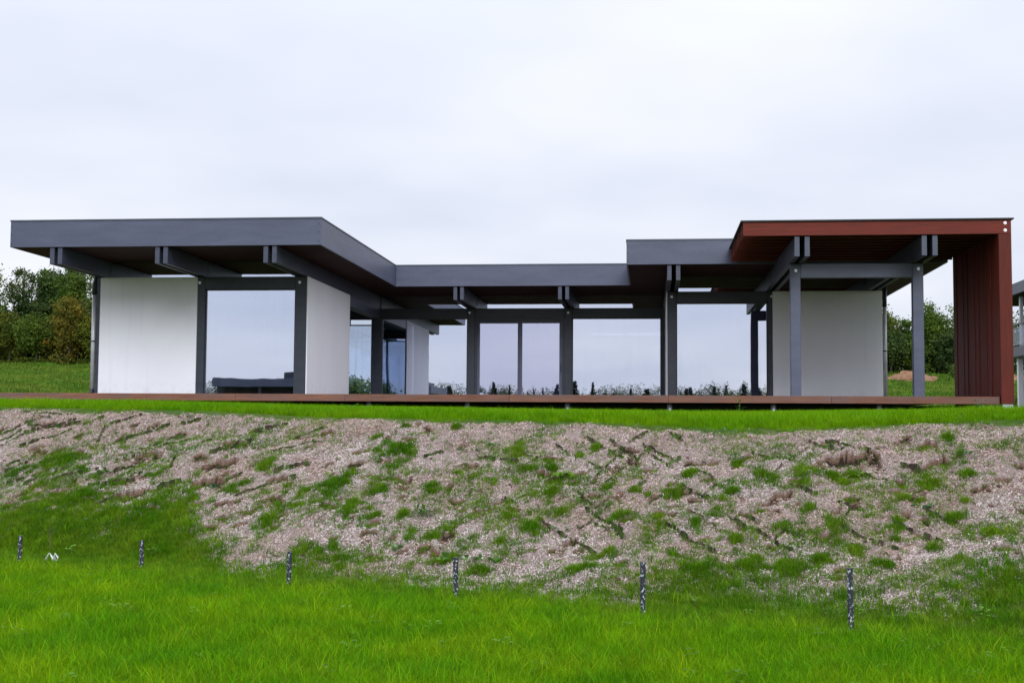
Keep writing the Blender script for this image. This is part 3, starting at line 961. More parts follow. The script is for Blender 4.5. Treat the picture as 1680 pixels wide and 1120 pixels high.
# terrace strip in front of the deck, with a ragged edge at the lip
N = 85000
x = rng.uniform(-16.5, 11, N); y = rng.uniform(13, 26.3, N)
e = y - lipY(x) + .02 + (fbm(x * 2.2, y * 1.2, 3) - .5) * .5
k = (rng.random(N) < smooth(-.05, .35, e)) & (x > -.62 * y - 1.5) & (x < .34 * y + 4)
x, y = x[k], y[k]
near = np.clip(1.15 - .35 * smooth(0, 6, y - lipY(x)), .6, 1.2) * (.45 + .55 * smooth(0, .8, y - lipY(x)))
scatter('terrace_grass', with_z(x, y), rng.uniform(.75, 1.15, len(x)) * near, T_TERR,
        'strip of bright green grass between the slope and the wooden deck')

# rough field behind the house, in the two openings beside it
N = 26000
y = rng.uniform(34, 100, N)
side = rng.random(N) < .6
x = np.where(side, rng.uniform(-.60, -.38, N) * y, rng.uniform(.15, .34, N) * y)
k = (np.abs(x - 20) > 5.5) | (y < 49) | (y > 66)
x, y = x[k], y[k]
k = ~((x > -14.2) & (x < 7.3) & (y < 44.2))
x, y = x[k], y[k]
scatter('field_grass', with_z(x, y), rng.uniform(.5, 1.1, len(x)), T_FIELD, 'rough green meadow rising behind the house')

# ------------------------------------------------------------------ the house (z measured from the deck top)
ZD = 2.284
house = empty('glass_house', (-3.5, 35.0, ZD))
tag(house, 'low flat roofed house with slate grey beams, white panels and big windows behind the deck', 'house')


def hb(name, x0, x1, y0, y1, z0, z1, mat, parent=None, bev=.004):
    return box(name, x0, x1, y0, y1, z0 + ZD, z1 + ZD, mat, parent or house, bev)


Y_WING, Y_MID, Y_RIGHT, Y_BACK = 29.186, 37.338, 32.91, 43.2
ZB0, ZB1, ZS, ZT = 2.516, 2.809, 3.184, 3.785
WX0, WX1, RX0, RX1 = -13.954, -6.996, -0.573, 6.80
FY_W, FY_M, FY_R = 26.687, 34.807, 30.384

# roof slab, butted rectangles in one mesh, with its boards and flashings
roof = boxes_mesh('roof', [(WX0 + .05, WX1 - .05, FY_W + .05, 44.0, ZS + .03 + ZD, ZT - .05 + ZD),
                           (WX1 - .05, RX0 + .05, FY_M + .05, 44.0, ZS + .03 + ZD, ZT - .05 + ZD),
                           (RX0 + .05, RX1 - .05, FY_R + .05, 44.0, ZS + .03 + ZD, ZT - .05 + ZD)], M_ROOF, house, (-3.5, 36, ZD + 3.4))
FH = ZT - .035
for x0, x1, y in ((WX0, WX1, FY_W), (WX1 + .002, RX0 - .002, FY_M), (RX0, RX1, FY_R)):
    hb('fascia_board', x0, x1, y, y + .04, ZS, FH, M_SLATE, roof, .003)
    hb('flashing', x0 - .012, x1 + .012, y - .014, y + .12, FH + .002, ZT, M_FLASH, roof, .003)
for x, y0, y1, s in ((WX1, FY_W, FY_M, -1), (WX0, FY_W, 44, 1), (RX0, FY_R, FY_M + .04, 1), (RX1, FY_R, 44, -1)):
    xa, xb = (x, x + .04) if s > 0 else (x - .04, x)
    hb('fascia_board', xa, xb, y0 + .042, y1, ZS + .001, FH - .001, M_SLATE, roof, .003)
    fa, fb = (x - .014, x + .12) if s > 0 else (x - .12, x + .014)
    hb('flashing', fa, fb, y0 + .122, y1, FH + .004, ZT - .002, M_FLASH, roof, .003)
hb('fascia_board', WX0, RX1, 44.002, 44.04, ZS, FH, M_SLATE, roof, .003)
# soffit boards under the three roofs
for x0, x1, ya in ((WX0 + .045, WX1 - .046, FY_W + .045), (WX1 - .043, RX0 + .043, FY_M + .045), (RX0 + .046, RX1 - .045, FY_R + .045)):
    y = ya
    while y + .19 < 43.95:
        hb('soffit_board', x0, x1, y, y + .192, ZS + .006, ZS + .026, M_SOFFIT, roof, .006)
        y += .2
# small screws at the ends of the fascias
def disc_mesh(r, t, mat, seg=12):
    bm = bmesh.new()
    bmesh.ops.create_cone(bm, cap_ends=True, segments=seg, radius1=r, radius2=r * .9, depth=t)
    bmesh.ops.create_cone(bm, cap_ends=True, segments=6, radius1=r * .45, radius2=r * .4, depth=t * 2.2)
    bmesh.ops.rotate(bm, matrix=Matrix.Rotation(math.pi / 2, 3, 'X'), verts=bm.verts)
    me = bpy.data.meshes.new('bolt')
    bm.to_mesh(me)
    bm.free()
    me.materials.append(mat)
    return me


ME_BOLT = disc_mesh(.036, .012, M_BOLT)
ME_SCREW = disc_mesh(.012, .008, M_BLACKPL, 8)
for x in (WX0 + .03, WX1 - .05):
    for z in (ZS + .07, ZS + .28, ZS + .46):
        link('screw', ME_SCREW, None, roof, (x, FY_W - .004, ZD + z))
for x in (RX0 + .03,):
    for z in (ZS + .07, ZS + .28, ZS + .46):
        link('screw', ME_SCREW, None, roof, (x, FY_R - .004, ZD + z))

# paired rafters, running from the eaves over the wall beams to the back
PAIRS = [(-13.056, -12.775, 26.727, 3.182), (-10.674, -10.39, 26.727, 3.182), (-8.265, -7.972, 26.727, 3.182),
         (-5.391, -5.107, 34.85, 3.182), (-2.513, -2.215, 34.85, 3.182), (0.384, 0.691, 30.43, 3.182),
         (2.889, 3.193, 26.345, 3.226), (5.392, 5.703, 26.345, 3.226)]
for x0, x1, y, zt in PAIRS:
    for xa in (x0, x1 - .102):
        hb('rafter', xa, xa + .102, y, 43.9, ZB1 + .003, zt, M_SLATE_DIM)

# wall beams
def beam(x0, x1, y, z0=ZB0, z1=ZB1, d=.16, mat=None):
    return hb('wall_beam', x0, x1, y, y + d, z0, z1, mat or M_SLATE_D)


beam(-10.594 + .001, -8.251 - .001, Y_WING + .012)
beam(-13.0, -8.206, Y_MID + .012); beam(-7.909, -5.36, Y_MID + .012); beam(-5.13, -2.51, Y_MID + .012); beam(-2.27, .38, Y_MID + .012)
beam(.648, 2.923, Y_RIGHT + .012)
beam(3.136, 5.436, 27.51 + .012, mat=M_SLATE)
for x in (-8.06, ):
    hb('wall_beam', x - .16, x + .102, 33.422, Y_MID - .002, ZB0, ZB1, M_SLATE)
# posts
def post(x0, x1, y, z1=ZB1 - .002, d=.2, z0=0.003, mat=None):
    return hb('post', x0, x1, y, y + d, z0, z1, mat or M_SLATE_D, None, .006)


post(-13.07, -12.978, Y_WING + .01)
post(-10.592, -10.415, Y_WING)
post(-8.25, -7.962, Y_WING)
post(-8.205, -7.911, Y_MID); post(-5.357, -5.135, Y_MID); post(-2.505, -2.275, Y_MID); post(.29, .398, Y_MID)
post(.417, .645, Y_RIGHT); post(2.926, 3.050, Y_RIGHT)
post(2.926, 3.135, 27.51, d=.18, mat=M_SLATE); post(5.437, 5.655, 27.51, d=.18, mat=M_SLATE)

# bright bolts where beams meet posts
for x, y, z in ((-10.545, Y_WING, 2.67), (-8.14, Y_WING, 2.67), (-5.29, Y_MID, 2.68), (-2.395, Y_MID, 2.675), (.527, Y_RIGHT, 2.675),
                (3.03, Y_RIGHT, 2.676), (3.04, 27.51, 2.668), (5.555, 27.51, 2.69)):
    link('bolt', ME_BOLT, None, house, (x, y - .006, ZD + z))

# white rendered panels
hb('wall_panel', -12.974, -10.596, Y_WING - .006, Y_WING + .2, .004, 2.806, M_WHITE, None, .008)
hb('wall_panel', -7.96, -7.94, Y_WING + .004, 33.418, .004, 2.806, M_WHITE, None, .004)
hb('wall_panel', -13.06, -12.98, Y_WING + .212, 33.418, .004, 2.806, M_WHITE)
hb('wall_panel', .400, .415, Y_RIGHT + .004, Y_MID - .004, .004, 2.806, M_WHITE, None, .003)
hb('wall_panel', 3.054, 5.753, Y_RIGHT - .006, Y_RIGHT + .2, .004, 2.806, M_WHITE, None, .008)
hb('wall_panel', 5.60, 5.75, Y_RIGHT + .202, 43.0, .004, 2.806, M_WHITE)
hb('corner_trim', -7.962, -7.936, Y_WING - .004, Y_WING + .022, .004, 2.807, M_WHITE, None, .002)
# back wall in two bands with an open slot showing sky between, window at its left part
hb('back_wall', -8.0, 5.6, 43.05, 43.2, .004, 2.43, M_INNER); hb('back_wall', -8.0, 5.6, 43.05, 43.2, 2.51, 3.18, M_INNER)
for xa, xb in ((-8.0, -2.0), (-.92, -.8), (.4, 5.6)):
    hb('back_wall', xa, xb, 43.06, 43.19, 2.432, 2.508, M_INNER)
hb('inner_wall', -8.15, -8.05, Y_MID + .25, 43.0, .004, 3.18, M_INNER)
hb('inner_floor', -13.0, 5.6, Y_MID + .02, 43.2, -.12, -.002, M_CONC)
hb('foundation', -12.9, 5.6, 29.4, 43.1, -.75, -.17, M_CONC)

# windows
def window(x0, x1, y, z0, z1, glass, fr=.035, name='window'):
    """fixed glazing facing the garden: slim frame and its pane"""
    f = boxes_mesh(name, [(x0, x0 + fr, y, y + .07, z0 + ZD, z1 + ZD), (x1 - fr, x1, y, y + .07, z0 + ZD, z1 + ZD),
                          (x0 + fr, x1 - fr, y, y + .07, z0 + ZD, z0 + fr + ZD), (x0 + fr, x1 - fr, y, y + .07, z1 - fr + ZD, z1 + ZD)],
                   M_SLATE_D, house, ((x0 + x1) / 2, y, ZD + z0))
    hb('pane', x0 + fr - .01, x1 - fr + .01, y + .025, y + .049, z0 + fr - .01, z1 - fr + .01, glass, f, 0)
    return f


window(-10.413, -8.252, Y_WING + .075, .01, ZB0 - .002, M_MIRROR, .02)
window(-7.909, -5.359, Y_MID + .075, .01, ZB0 - .002, M_MIRROR, .02)
window(-2.273, .288, Y_MID + .075, .01, ZB0 - .002, M_MIRROR, .02)
window(.647, 2.924, Y_RIGHT + .075, .01, ZB0 - .002, M_MIRROR, .02)
window(-12.95, -10.6, Y_MID + .075, .01, ZB0 - .002, M_CLEAR, .03)
window(-10.59, -8.207, Y_MID + .075, .01, ZB0 - .002, M_CLEAR, .03)
window(-12.95, -10.6, 43.1, .01, 2.8, M_CLEAR, .04)
window(-10.59, -8.16, 43.1, .01, 2.8, M_CLEAR, .04)
window(-12.97, -10.45, 33.34, .01, 2.80, M_MIRROR, .03)
window(-10.44, -7.97, 33.34, .01, 2.80, M_MIRROR, .03)

# clerestory glazing between the beams and the soffit
for x0, x1, y in ((-12.77, -10.68, Y_WING), (-10.385, -8.27, Y_WING), (-7.95, -5.395, Y_MID), (-5.1, -2.518, Y_MID), (-2.21, .38, Y_MID),
                  (.695, 2.885, Y_RIGHT), (3.197, 5.388, Y_RIGHT)):
    hb('clerestory_pane', x0, x1, y + .09, y + .114, ZB1 + .004, ZS, M_MIRROR, None, 0)

# sliding door, two leaves
dx0, dx1, dy = -5.132, -2.508, Y_MID + .03
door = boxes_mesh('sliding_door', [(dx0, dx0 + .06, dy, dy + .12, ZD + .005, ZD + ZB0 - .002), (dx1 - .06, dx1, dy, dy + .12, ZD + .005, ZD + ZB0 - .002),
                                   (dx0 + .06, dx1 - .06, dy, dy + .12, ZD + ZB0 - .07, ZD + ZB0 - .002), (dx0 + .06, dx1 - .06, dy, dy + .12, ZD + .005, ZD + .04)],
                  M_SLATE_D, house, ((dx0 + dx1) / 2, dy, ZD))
M_DOORGL = m_glass('door_glass', 0.60, (0.80, 0.81, 1.0), wav=.012)
xm = -3.805
for x0, x1, yy in ((dx0 + .062, -3.795, dy + .064), (-3.815, dx1 - .062, dy + .012)):
    w = .08
    lf = boxes_mesh('door_leaf', [(x0, x0 + w, yy, yy + .045, ZD + .042, ZD + 2.444), (x1 - w, x1, yy, yy + .045, ZD + .042, ZD + 2.444),
                                  (x0 + w, x1 - w, yy, yy + .045, ZD + 2.37, ZD + 2.444), (x0 + w, x1 - w, yy, yy + .045, ZD + .042, ZD + .10)],
                    M_SLATE, door, ((x0 + x1) / 2, yy, ZD))
    hb('pane', x0 + w - .008, x1 - w + .008, yy + .012, yy + .034, .095, 2.376, M_DOORGL, door, 0)
hb('handle', dx1 - .105, dx1 - .085, dy - .02, dy + .011, .95, 1.2, M_BLACKPL, door, .006)

# downpipes
for x, y in ((-13.13, Y_WING + .02), (5.815, Y_RIGHT + .03)):
    v, f = tube_mesh([(0, 0, .14), (0, 0, 2.42)], [.047, .047], 14)
    dp = link('downpipe', mesh_from(v, f, 'downpipe', True), M_ZINC, house, (x, y, ZD))
    v, f = tube_mesh([(0, 0, 2.40), (0, 0, 2.62), (.02, .05, 2.78), (.02, .12, 2.95)], [.056, .056, .056, .056], 12)
    link('pipe_socket', mesh_from(v, f, 'pipe_socket', True), M_BLACKPL, dp, (x, y, ZD))
    v, f = tube_mesh([(0, 0, 1.28), (0, 0, 1.31)], [.054, .054], 12)
    link('pipe_bracket', mesh_from(v, f, 'pipe_bracket', True), M_BLACKPL, dp, (x, y, ZD))
    v, f = tube_mesh([(0, 0, .17), (0, 0, .06), (-.04, -.02, .025), (-.12, -.05, .02)], [.058, .058, .056, .05], 12)
    link('pipe_shoe', mesh_from(v, f, 'pipe_shoe', True), M_BLACKPL, dp, (x, y, ZD))

# red timber canopy: boards on edge over the porch, continued downwards as a wall of upright boards
CX0, CX1, CXI, CY0, CY1 = 1.863, 7.116, 6.869, 26.303, 30.284
canopy = hb('canopy', CX0 - .05, CX1 + .05, CY0 - .04, CY1 + .06, 3.516, 3.546, M_ROOF)
nb = 10
for i in range(nb):
    y = CY0 + (CY1 - .05 - CY0) * i / (nb - 1)
    hb('roof_board', CX0, CX1 if i == 0 else CXI - .002, y, y + .06, 3.231, 3.514, M_RED_X, canopy)
hb('corner_column', CXI, CX1, CY0 + .002, CY0 + .06, -.148, 3.229, M_RED_Z, canopy)
for i in range(12):
    ya = CY0 + .064 + i * (CY1 - CY0 - .064) / 12
    yb = CY0 + .060 + (i + 1) * (CY1 - CY0 - .064) / 12
    o_ = (.0, .02, .008)[i % 3]
    hb('wall_board', CXI + o_, CXI + o_ + .04, ya, yb - .025, .004, 3.48, M_RED_Z, canopy, .006)
hb('outer_board', CX1 - .05, CX1 - .004, CY0 + .064, CY1, -.12, 3.50, M_RED_Z, canopy)
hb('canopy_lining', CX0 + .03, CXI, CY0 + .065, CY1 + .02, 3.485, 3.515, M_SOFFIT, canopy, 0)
for z in (3.30, 3.445):
    link('bolt', ME_BOLT, None, canopy, (7.0, CY0 - .006, ZD + z))
hb('post_foot', CXI + .02, CX1 - .02, CY0 + .01, CY0 + .05, -.30, -.15, M_STEEL, canopy)

# ------------------------------------------------------------------ timber deck
deck = empty('timber_deck', (-4.5, 30, ZD - .4))
tag(deck, 'long reddish brown timber deck running along the whole front of the house', 'deck')
DX0, DX1, DY0 = -17.2, 6.862, 26.383
y = DY0 + .034
while y < Y_MID - .02:
    y1 = min(y + .14, Y_MID)
    box('deck_board', DX0, DX1, y, y1, ZD - .030, ZD, M_DECKTOP, deck, .004)
    y += .146
cuts = [DX0, -12.9, -8.7, -6.35, -2.9, .35, 3.6, DX1]
for a, b in zip(cuts[:-1], cuts[1:]):
    box('edge_board', a + .002, b - .002, DY0, DY0 + .03, ZD - .15, ZD - .001, M_DECK, deck, .004)
for i in range(12):
    x = -14.25 + 2.09 * i
    box('joist', x - .03, x + .03, DY0 + .034, Y_WING - .1, ZD - .15, ZD - .034, M_DECK, deck, .004)
    zg = float(ground_height(np.array([x]), np.array([DY0 + .25]))[0][0])
    v, f = tube_mesh([(0, 0, zg - .25 - ZD), (0, 0, -.156)], [.055, .055], 12)
    link('pier', mesh_from(v, f, 'pier', True), M_STEEL, deck, (x, DY0 + .2, ZD))
box('shade_sheet', DX0, DX1, 27.9, 27.95, ZD - .6, ZD - .16, M_BLACKPL, deck, 0)  # added black sheet standing in for the shade beneath the deck

# ------------------------------------------------------------------ stakes along the foot of the slope
def m_stake():
    m = Mat('speckled_black_stake')
    p = m.coord('Object')
    a = m.noise(m.mapping(p, (1, 1, .6)), 55, 3, .6)
    b = m.noise(p, 6, 2)
    k = m.mix(m.ramp(a, .56, .62), C(.018, .022, .034), C(.55, .57, .62))
    k = m.mix(m.ramp(b, .62, .5), C(.018, .022, .034), k)
    m.pbr(k, .55)
    return m.m


M_STAKE = m_stake()
stk = [((-7.01, 13.84), .33, 'speckled black stake nearest the scrap of white paper'),
       ((-5.45, 13.48), .33, 'speckled black stake below the large green patch, second from the left'),
       ((-3.51, 12.36), .36, 'speckled black stake with an orange fleck beside its top, third from the left'),
       ((-1.75, 11.62), .38, 'speckled black stake below the middle of the house, left of the big-leaved weed'),
       ((-.07, 10.84), .46, 'tall black stake, second from the right, its upper half clean'),
       ((1.53, 10.25), .50, 'tallest black stake at the right, in front of a bare mulch tongue')]
for (x, y), h, lb in stk:
    z = float(ground_height(np.array([x]), np.array([y]))[0][0])
    bm = bmesh.new()
    r = .023
    # open angle profile with a cut top and a small hole plate
    v, f = tube_mesh([(0, 0, -.15), (.002, 0, h * .5), (0, 0, h)], [r, r, r * 1.02], 10)
    me_ = mesh_from(v, f, 'stake')
    st = link('garden_stake', me_, M_STAKE, None, (x, y, z))
    st.rotation_euler = (random.uniform(-.02, .02), random.uniform(-.02, .03), random.uniform(0, 3))
    tag(st, lb, 'stake', 'stakes along the foot of the slope')
    bm.free()
    hl = disc_mesh(.008, .004, M_BOLT, 8)
    hole = link('nail_head', hl, None, st, (0, 0, 0))
    hole.location = (0, -r, h - .03)

# scrap of white paper and a dry stalk by the first stake
def gz(x, y): return float(ground_height(np.array([x]), np.array([y]))[0][0])


M_PAPER = m_plain('white_paper', (.78, .79, .78), .7, .08, 30)
pv = [(-.08, -.01, 0), (-.06, .03, .0), (-.015, 0, .105), (-.035, .03, .10), (.03, -.01, .015), (.045, .04, .02), (.052, 0, .095), (.035, .03, .105),
      (.085, -.005, .04), (.075, .04, .05), (.055, -.02, .004), (.09, .0, -.01)]
pf = [(0, 1, 3, 2), (2, 3, 5, 4), (4, 5, 7, 6), (6, 7, 9, 8), (4, 8, 11, 10)]
pm = mesh_from(pv, pf, 'paper')
paper = link('paper_scrap', pm, M_PAPER, None, (-6.72, 14.0, gz(-6.72, 14.0) + .03))
sm = paper.modifiers.new('thick', 'SOLIDIFY'); sm.thickness = .003
tag(paper, 'crumpled scrap of white paper in the grass by the leftmost stake', 'litter')
M_STALK = m_plain('dry_stalk', (.10, .085, .05), .8)
v, f = tube_mesh([(0, 0, -.02), (.01, 0, .12), (-.004, 0, .24), (.012, 0, .36)], [.006, .005, .004, .002], 6)
v2, f2 = tube_mesh([(.0, 0, .2), (.05, .02, .28), (.07, .02, .33)], [.003, .003, .0015], 5)
v += v2; f += [tuple(q + 24 for q in t) for t in f2]
tag(link('dry_stalk', mesh_from(v, f, 'stalk'), M_STALK, None, (-7.07, 14.69, gz(-7.07, 14.69))),
    'thin dark dry stalk standing above the scrap of white paper', 'stalk')

# ------------------------------------------------------------------ weeds on the slope
M_WEED = m_leaf('weed_leaf', (.055, .17, .02), (.09, .22, .03), .3, .45, 3.0, .1)
M_WEEDB = m_leaf('weed_leaf_blue', (.085, .19, .09), (.13, .25, .12), .3, .5, 3.0, .1)
M_WEEDY = m_leaf('weed_leaf_bright', (.15, .30, .02), (.20, .36, .03), .35, .5, 3.0, .1)
M_STEM = m_plain('weed_stem', (.08, .14, .03), .6)


def leaf_quads(base, az, el, ln, wd, droop, out, tones, tone):
    d = Vector((math.cos(az) * math.cos(el), math.sin(az) * math.cos(el), math.sin(el)))
    s = Vector((-math.sin(az), math.cos(az), 0))
    up = Vector((0, 0, 1))
    prof = [(.0, .12), (.3, .75), (.62, 1.0), (.88, .6), (1.0, .06)]
    rows = []
    for t, w in prof:
        c = Vector(base) + d * (ln * t) - up * (droop * ln * t * t)
        fold = up * (.18 * wd * w)
        rows.append((c - s * (wd * w / 2) + fold, c - up * .0, c + s * (wd * w / 2) + fold))
    for a, b in zip(rows[:-1], rows[1:]):
        for k in (0, 1):
            out.append([tuple(a[k]), tuple(a[k + 1]), tuple(b[k + 1]), tuple(b[k])])
            tones.append(tone * (1.0 if k else .9))


def weed(x, y, label, n, ln, wd, el=(.2, .9), mat=None, tall=0.0, spread=.03, sx=1.0):
    rw = random.Random(int(x * 1000 + y * 77))
    z = gz(x, y)
    root = empty('weed', (x, y, z))
    tag(root, label, 'weed', 'weeds growing on the slope and its lip')
    out, tones = [], []
    for i in range(n):
        az = rw.uniform(0, 6.283)
        hh = tall * rw.random()
        b = (rw.gauss(0, spread) * sx, rw.gauss(0, spread), .005 + hh)
        L = ln * rw.uniform(.6, 1.15)
        leaf_quads(b, az, rw.uniform(*el), L, wd * rw.uniform(.75, 1.2), rw.uniform(.2, .7), out, tones, rw.uniform(.75, 1.2))
    o = link('foliage', quads_mesh('weed', np.array(out), np.array(tones), mat or M_WEED), None, root, (x, y, z))
    if tall:
        v, f = tube_mesh([(0, 0, -.02), (.01, .005, tall * .5), (0, 0, tall)], [.006, .005, .003], 5)
        link('stem', mesh_from(v, f, 'stem'), M_STEM, root, (x, y, z))
    return root


W = WEEDS
weed(*W[0], 'spreading dark green weed high on the left slope above the long scar', 16, .12, .05, spread=.07, sx=1.8)
weed(*W[1], 'low green weed at the lip of the slope in the far left corner', 14, .10, .035, spread=.05)
weed(*W[2], 'bluish weed just below the lip, second from the left corner', 10, .10, .03, mat=M_WEEDB)
weed(*W[3], 'pale bluish weed beside the brown scar left of the centre', 9, .10, .05, (.4, 1.1), M_WEEDB)
weed(*W[4], 'small pale weed at the upper edge of the large green patch', 8, .08, .04, (.3, .9), M_WEEDB)
weed(*W[5], 'feathery bluish weed hanging over the lip below the left window', 30, .12, .025, spread=.12, sx=1.6, mat=M_WEEDB)
weed(*W[6], 'upright bushy green weed in the middle of the slope', 22, .11, .045, (.4, 1.2), tall=.10, spread=.04)
weed(*W[7], 'green weed low on the slope, left of the fourth stake', 14, .10, .045, spread=.05)
weed(*W[8], 'big-leaved green weed right above the fourth stake', 16, .13, .07, spread=.10, sx=1.8)
weed(*W[9], 'small pale green weed on bare mulch left of the upright bushy one', 7, .09, .04, mat=M_WEEDB)
weed(*W[10], 'broad mat of green weed below the sliding door, left one of two', 18, .09, .04, spread=.07, sx=1.5)
weed(*W[11], 'lighter green weed below the sliding door, right one of two', 12, .10, .04, (.4, 1.0), spread=.04)
weed(*W[12], 'low green weed high on the slope near the long thin groove', 10, .09, .035, spread=.05)
weed(*W[13], 'flat pale whitish leaf rosette on reddish mulch below the right roof', 7, .08, .05, (.05, .3), M_WEEDB)
weed(*W[14], 'wispy grey green weed below the lip under the wide right window', 34, .10, .018, (.4, 1.2), M_WEEDB, .12, .10, 1.6)
weed(*W[15], 'bright yellow green leafy weed in the centre of the slope', 30, .085, .06, (.3, 1.1), M_WEEDY, .08, .06)
weed(*W[16], 'flat dark weed on the lower slope between the two middle stakes', 10, .12, .04, spread=.05, sx=1.5)
weed(*W[17], 'slender bluish weed right of the diamond of grooves', 12, .10, .03, (.6, 1.2), M_WEEDB, .08)
weed(*W[18], 'tuft-like narrow weed just right of the top of the diamond grooves', 12, .11, .02, (.5, 1.2))
weed(*W[19], 'bright clover-like weed under the wide brown scar on the right', 40, .05, .04, (.2, 1.0), M_WEEDY, .05, .09, 1.5)
weed(*W[20], 'weed with one large round leaf on the right slope', 5, .14, .12, (.05, .5), M_WEEDB, 0, .03)
weed(*W[21], 'loose green weed high on the right slope beyond the brown scars', 14, .09, .035, (.4, 1.1), M_WEED, .08, .05)
weed(*W[22], 'small pale weed above the wide brown scar on the right', 8, .07, .03, (.3, .9), M_WEEDB)
weed(1.72, 25.6, 'tall thin weed rising above the deck edge below the right window', 26, .10, .03, (.1, 1.0), M_WEED, .42, .03)
weed(-4.9, 20.6, 'leafy weed in the terrace grass below the recessed left panes', 18, .14, .05, (.3, 1.1), M_WEED, .12, .08)
weed(-9.2, 21.0, 'pale weed in the terrace grass below the left white wall', 9, .14, .06, (.2, .8), M_WEEDB, .06, .05)
weed(5.3, 21.5, 'pale flowering weed in the terrace grass near the red column', 22, .12, .035, (.3, 1.1), M_WEEDB, .25, .06)

# ------------------------------------------------------------------ trees
M_BARK = m_plain('bark', (.09, .075, .06), .9, .3, 12, bump=.4)


def frame_quads(c, n, size, aspect, rgen):
    n = n / np.linalg.norm(n, axis=1, keepdims=True)
    a = rgen.normal(0, 1, n.shape)
    u = np.cross(n, a); u /= np.linalg.norm(u, axis=1, keepdims=True)
    v = np.cross(n, u)
    u = u * size[:, None]; v = v * (size * aspect)[:, None]
    return np.stack([c - u, c - v * .9, c + u, c + v * .9], 1)


def leafy_tree(name, x, y, h, w, mat, label, seed, cat='tree', group=None, base=.12, clumps=70, leaf=.17, per=60, lobes=3, weep=0.0, z=None):
    """tapered trunk with limbs; crown of leaf clumps spread through a lobed volume"""
    rg = np.random.default_rng(seed)
    if z is None:
        z = gz(x, y)
    root = empty(name, (x, y, z))
    tag(root, label, cat, group)
    # lobes of the crown
    lb = []
    for i in range(lobes + 2):
        a = rg.uniform(0, 6.283)
        rr = w * .5 * rg.uniform(.1, .5) * (i > 0)
        lb.append((rr * math.cos(a), rr * math.sin(a), h * rg.uniform(base + .22, .72) if i else h * .6,
                   w * .5 * rg.uniform(.45, .75), h * rg.uniform(.2, .34) if i else h * .39))
    cen, tone = [], []
    while len(cen) < clumps:
        l = lb[rg.integers(len(lb))]
        d = rg.normal(0, 1, 3); d /= np.linalg.norm(d)
        r = rg.uniform(.45, 1.05) ** .6
        p = np.array([l[0] + d[0] * l[3] * r, l[1] + d[1] * l[3] * r, l[2] + d[2] * l[4] * r])
        if p[2] < h * base * rg.uniform(.5, 1.2) or p[2] > h * 1.02:
            continue
        cen.append(p); tone.append(rg.uniform(.62, 1.25))
    cen = np.array(cen); tone = np.array(tone)
    idx = np.repeat(np.arange(clumps), per)
    sp = w * .085 * rg.uniform(.6, 1.4, clumps)
    off = rg.normal(0, 1, (len(idx), 3)) * sp[idx][:, None] * np.array([1, 1, .75])
    if weep:
        off[:, 2] -= np.abs(rg.normal(0, 1, len(idx))) * sp[idx] * weep
    c = cen[idx] + off
    c[:, 2] = np.maximum(c[:, 2], .05)
    nr = rg.normal(0, 1, (len(idx), 3)) + np.array([0, 0, .6])
    q = frame_quads(c, nr, leaf * rg.uniform(.5, 1.2, len(idx)), .65, rg)
    tn = np.repeat((tone[idx] * rg.uniform(.75, 1.25, len(idx)))[:, None], 3, 1)
    tn[:, 0] *= rg.uniform(.85, 1.3, len(idx)) * (1 + .25 * (tone[idx] - .9))
    link('crown', quads_mesh('crown', q, tn, mat), None, root, (x, y, z))
    vs_, fs_ = tube_mesh([(0, 0, -.3), (.03 * w, 0, h * .25), (-.02 * w, .02 * w, h * .55), (.01 * w, 0, h * .9)],
                         [.028 * h, .022 * h, .013 * h, .004 * h], 7)
    for i in range(7):
        p = cen[rg.integers(clumps)]
        z0 = h * rg.uniform(.15, .5)
        mid = (p[0] * .5, p[1] * .5, (z0 + p[2]) / 2 + .03 * h)
        v_, f_ = tube_mesh([(0, 0, z0), mid, tuple(p)], [.010 * h, .007 * h, .003 * h], 5)
        k = len(vs_)
        vs_ += v_; fs_ += [tuple(a + k for a in t) for t in f_]
    link('trunk', mesh_from(vs_, fs_, 'trunk', True), M_BARK, root, (x, y, z))
    return root


M_T_DARK = m_leaf('leaf_dark', (.046, .088, .024), (.078, .125, .030), .25, .5, .3, .05)
M_T_MID = m_leaf('leaf_mid', (.068, .135, .018), (.11, .18, .024), .28, .5, .3, .05)
M_T_PALE = m_leaf('leaf_willow', (.07, .125, .035), (.10, .155, .045), .28, .5, .3, .05)
M_T_YEL = m_leaf('leaf_autumn', (.19, .155, .022), (.11, .145, .026), .3, .5, .55, .05)
M_T_OLV = m_leaf('leaf_olive', (.14, .16, .02), (.085, .14, .022), .3, .5, .5, .05)
M_NEEDLE = m_leaf('needles', (.012, .026, .013), (.02, .036, .016), .12, .6, .3, .08)




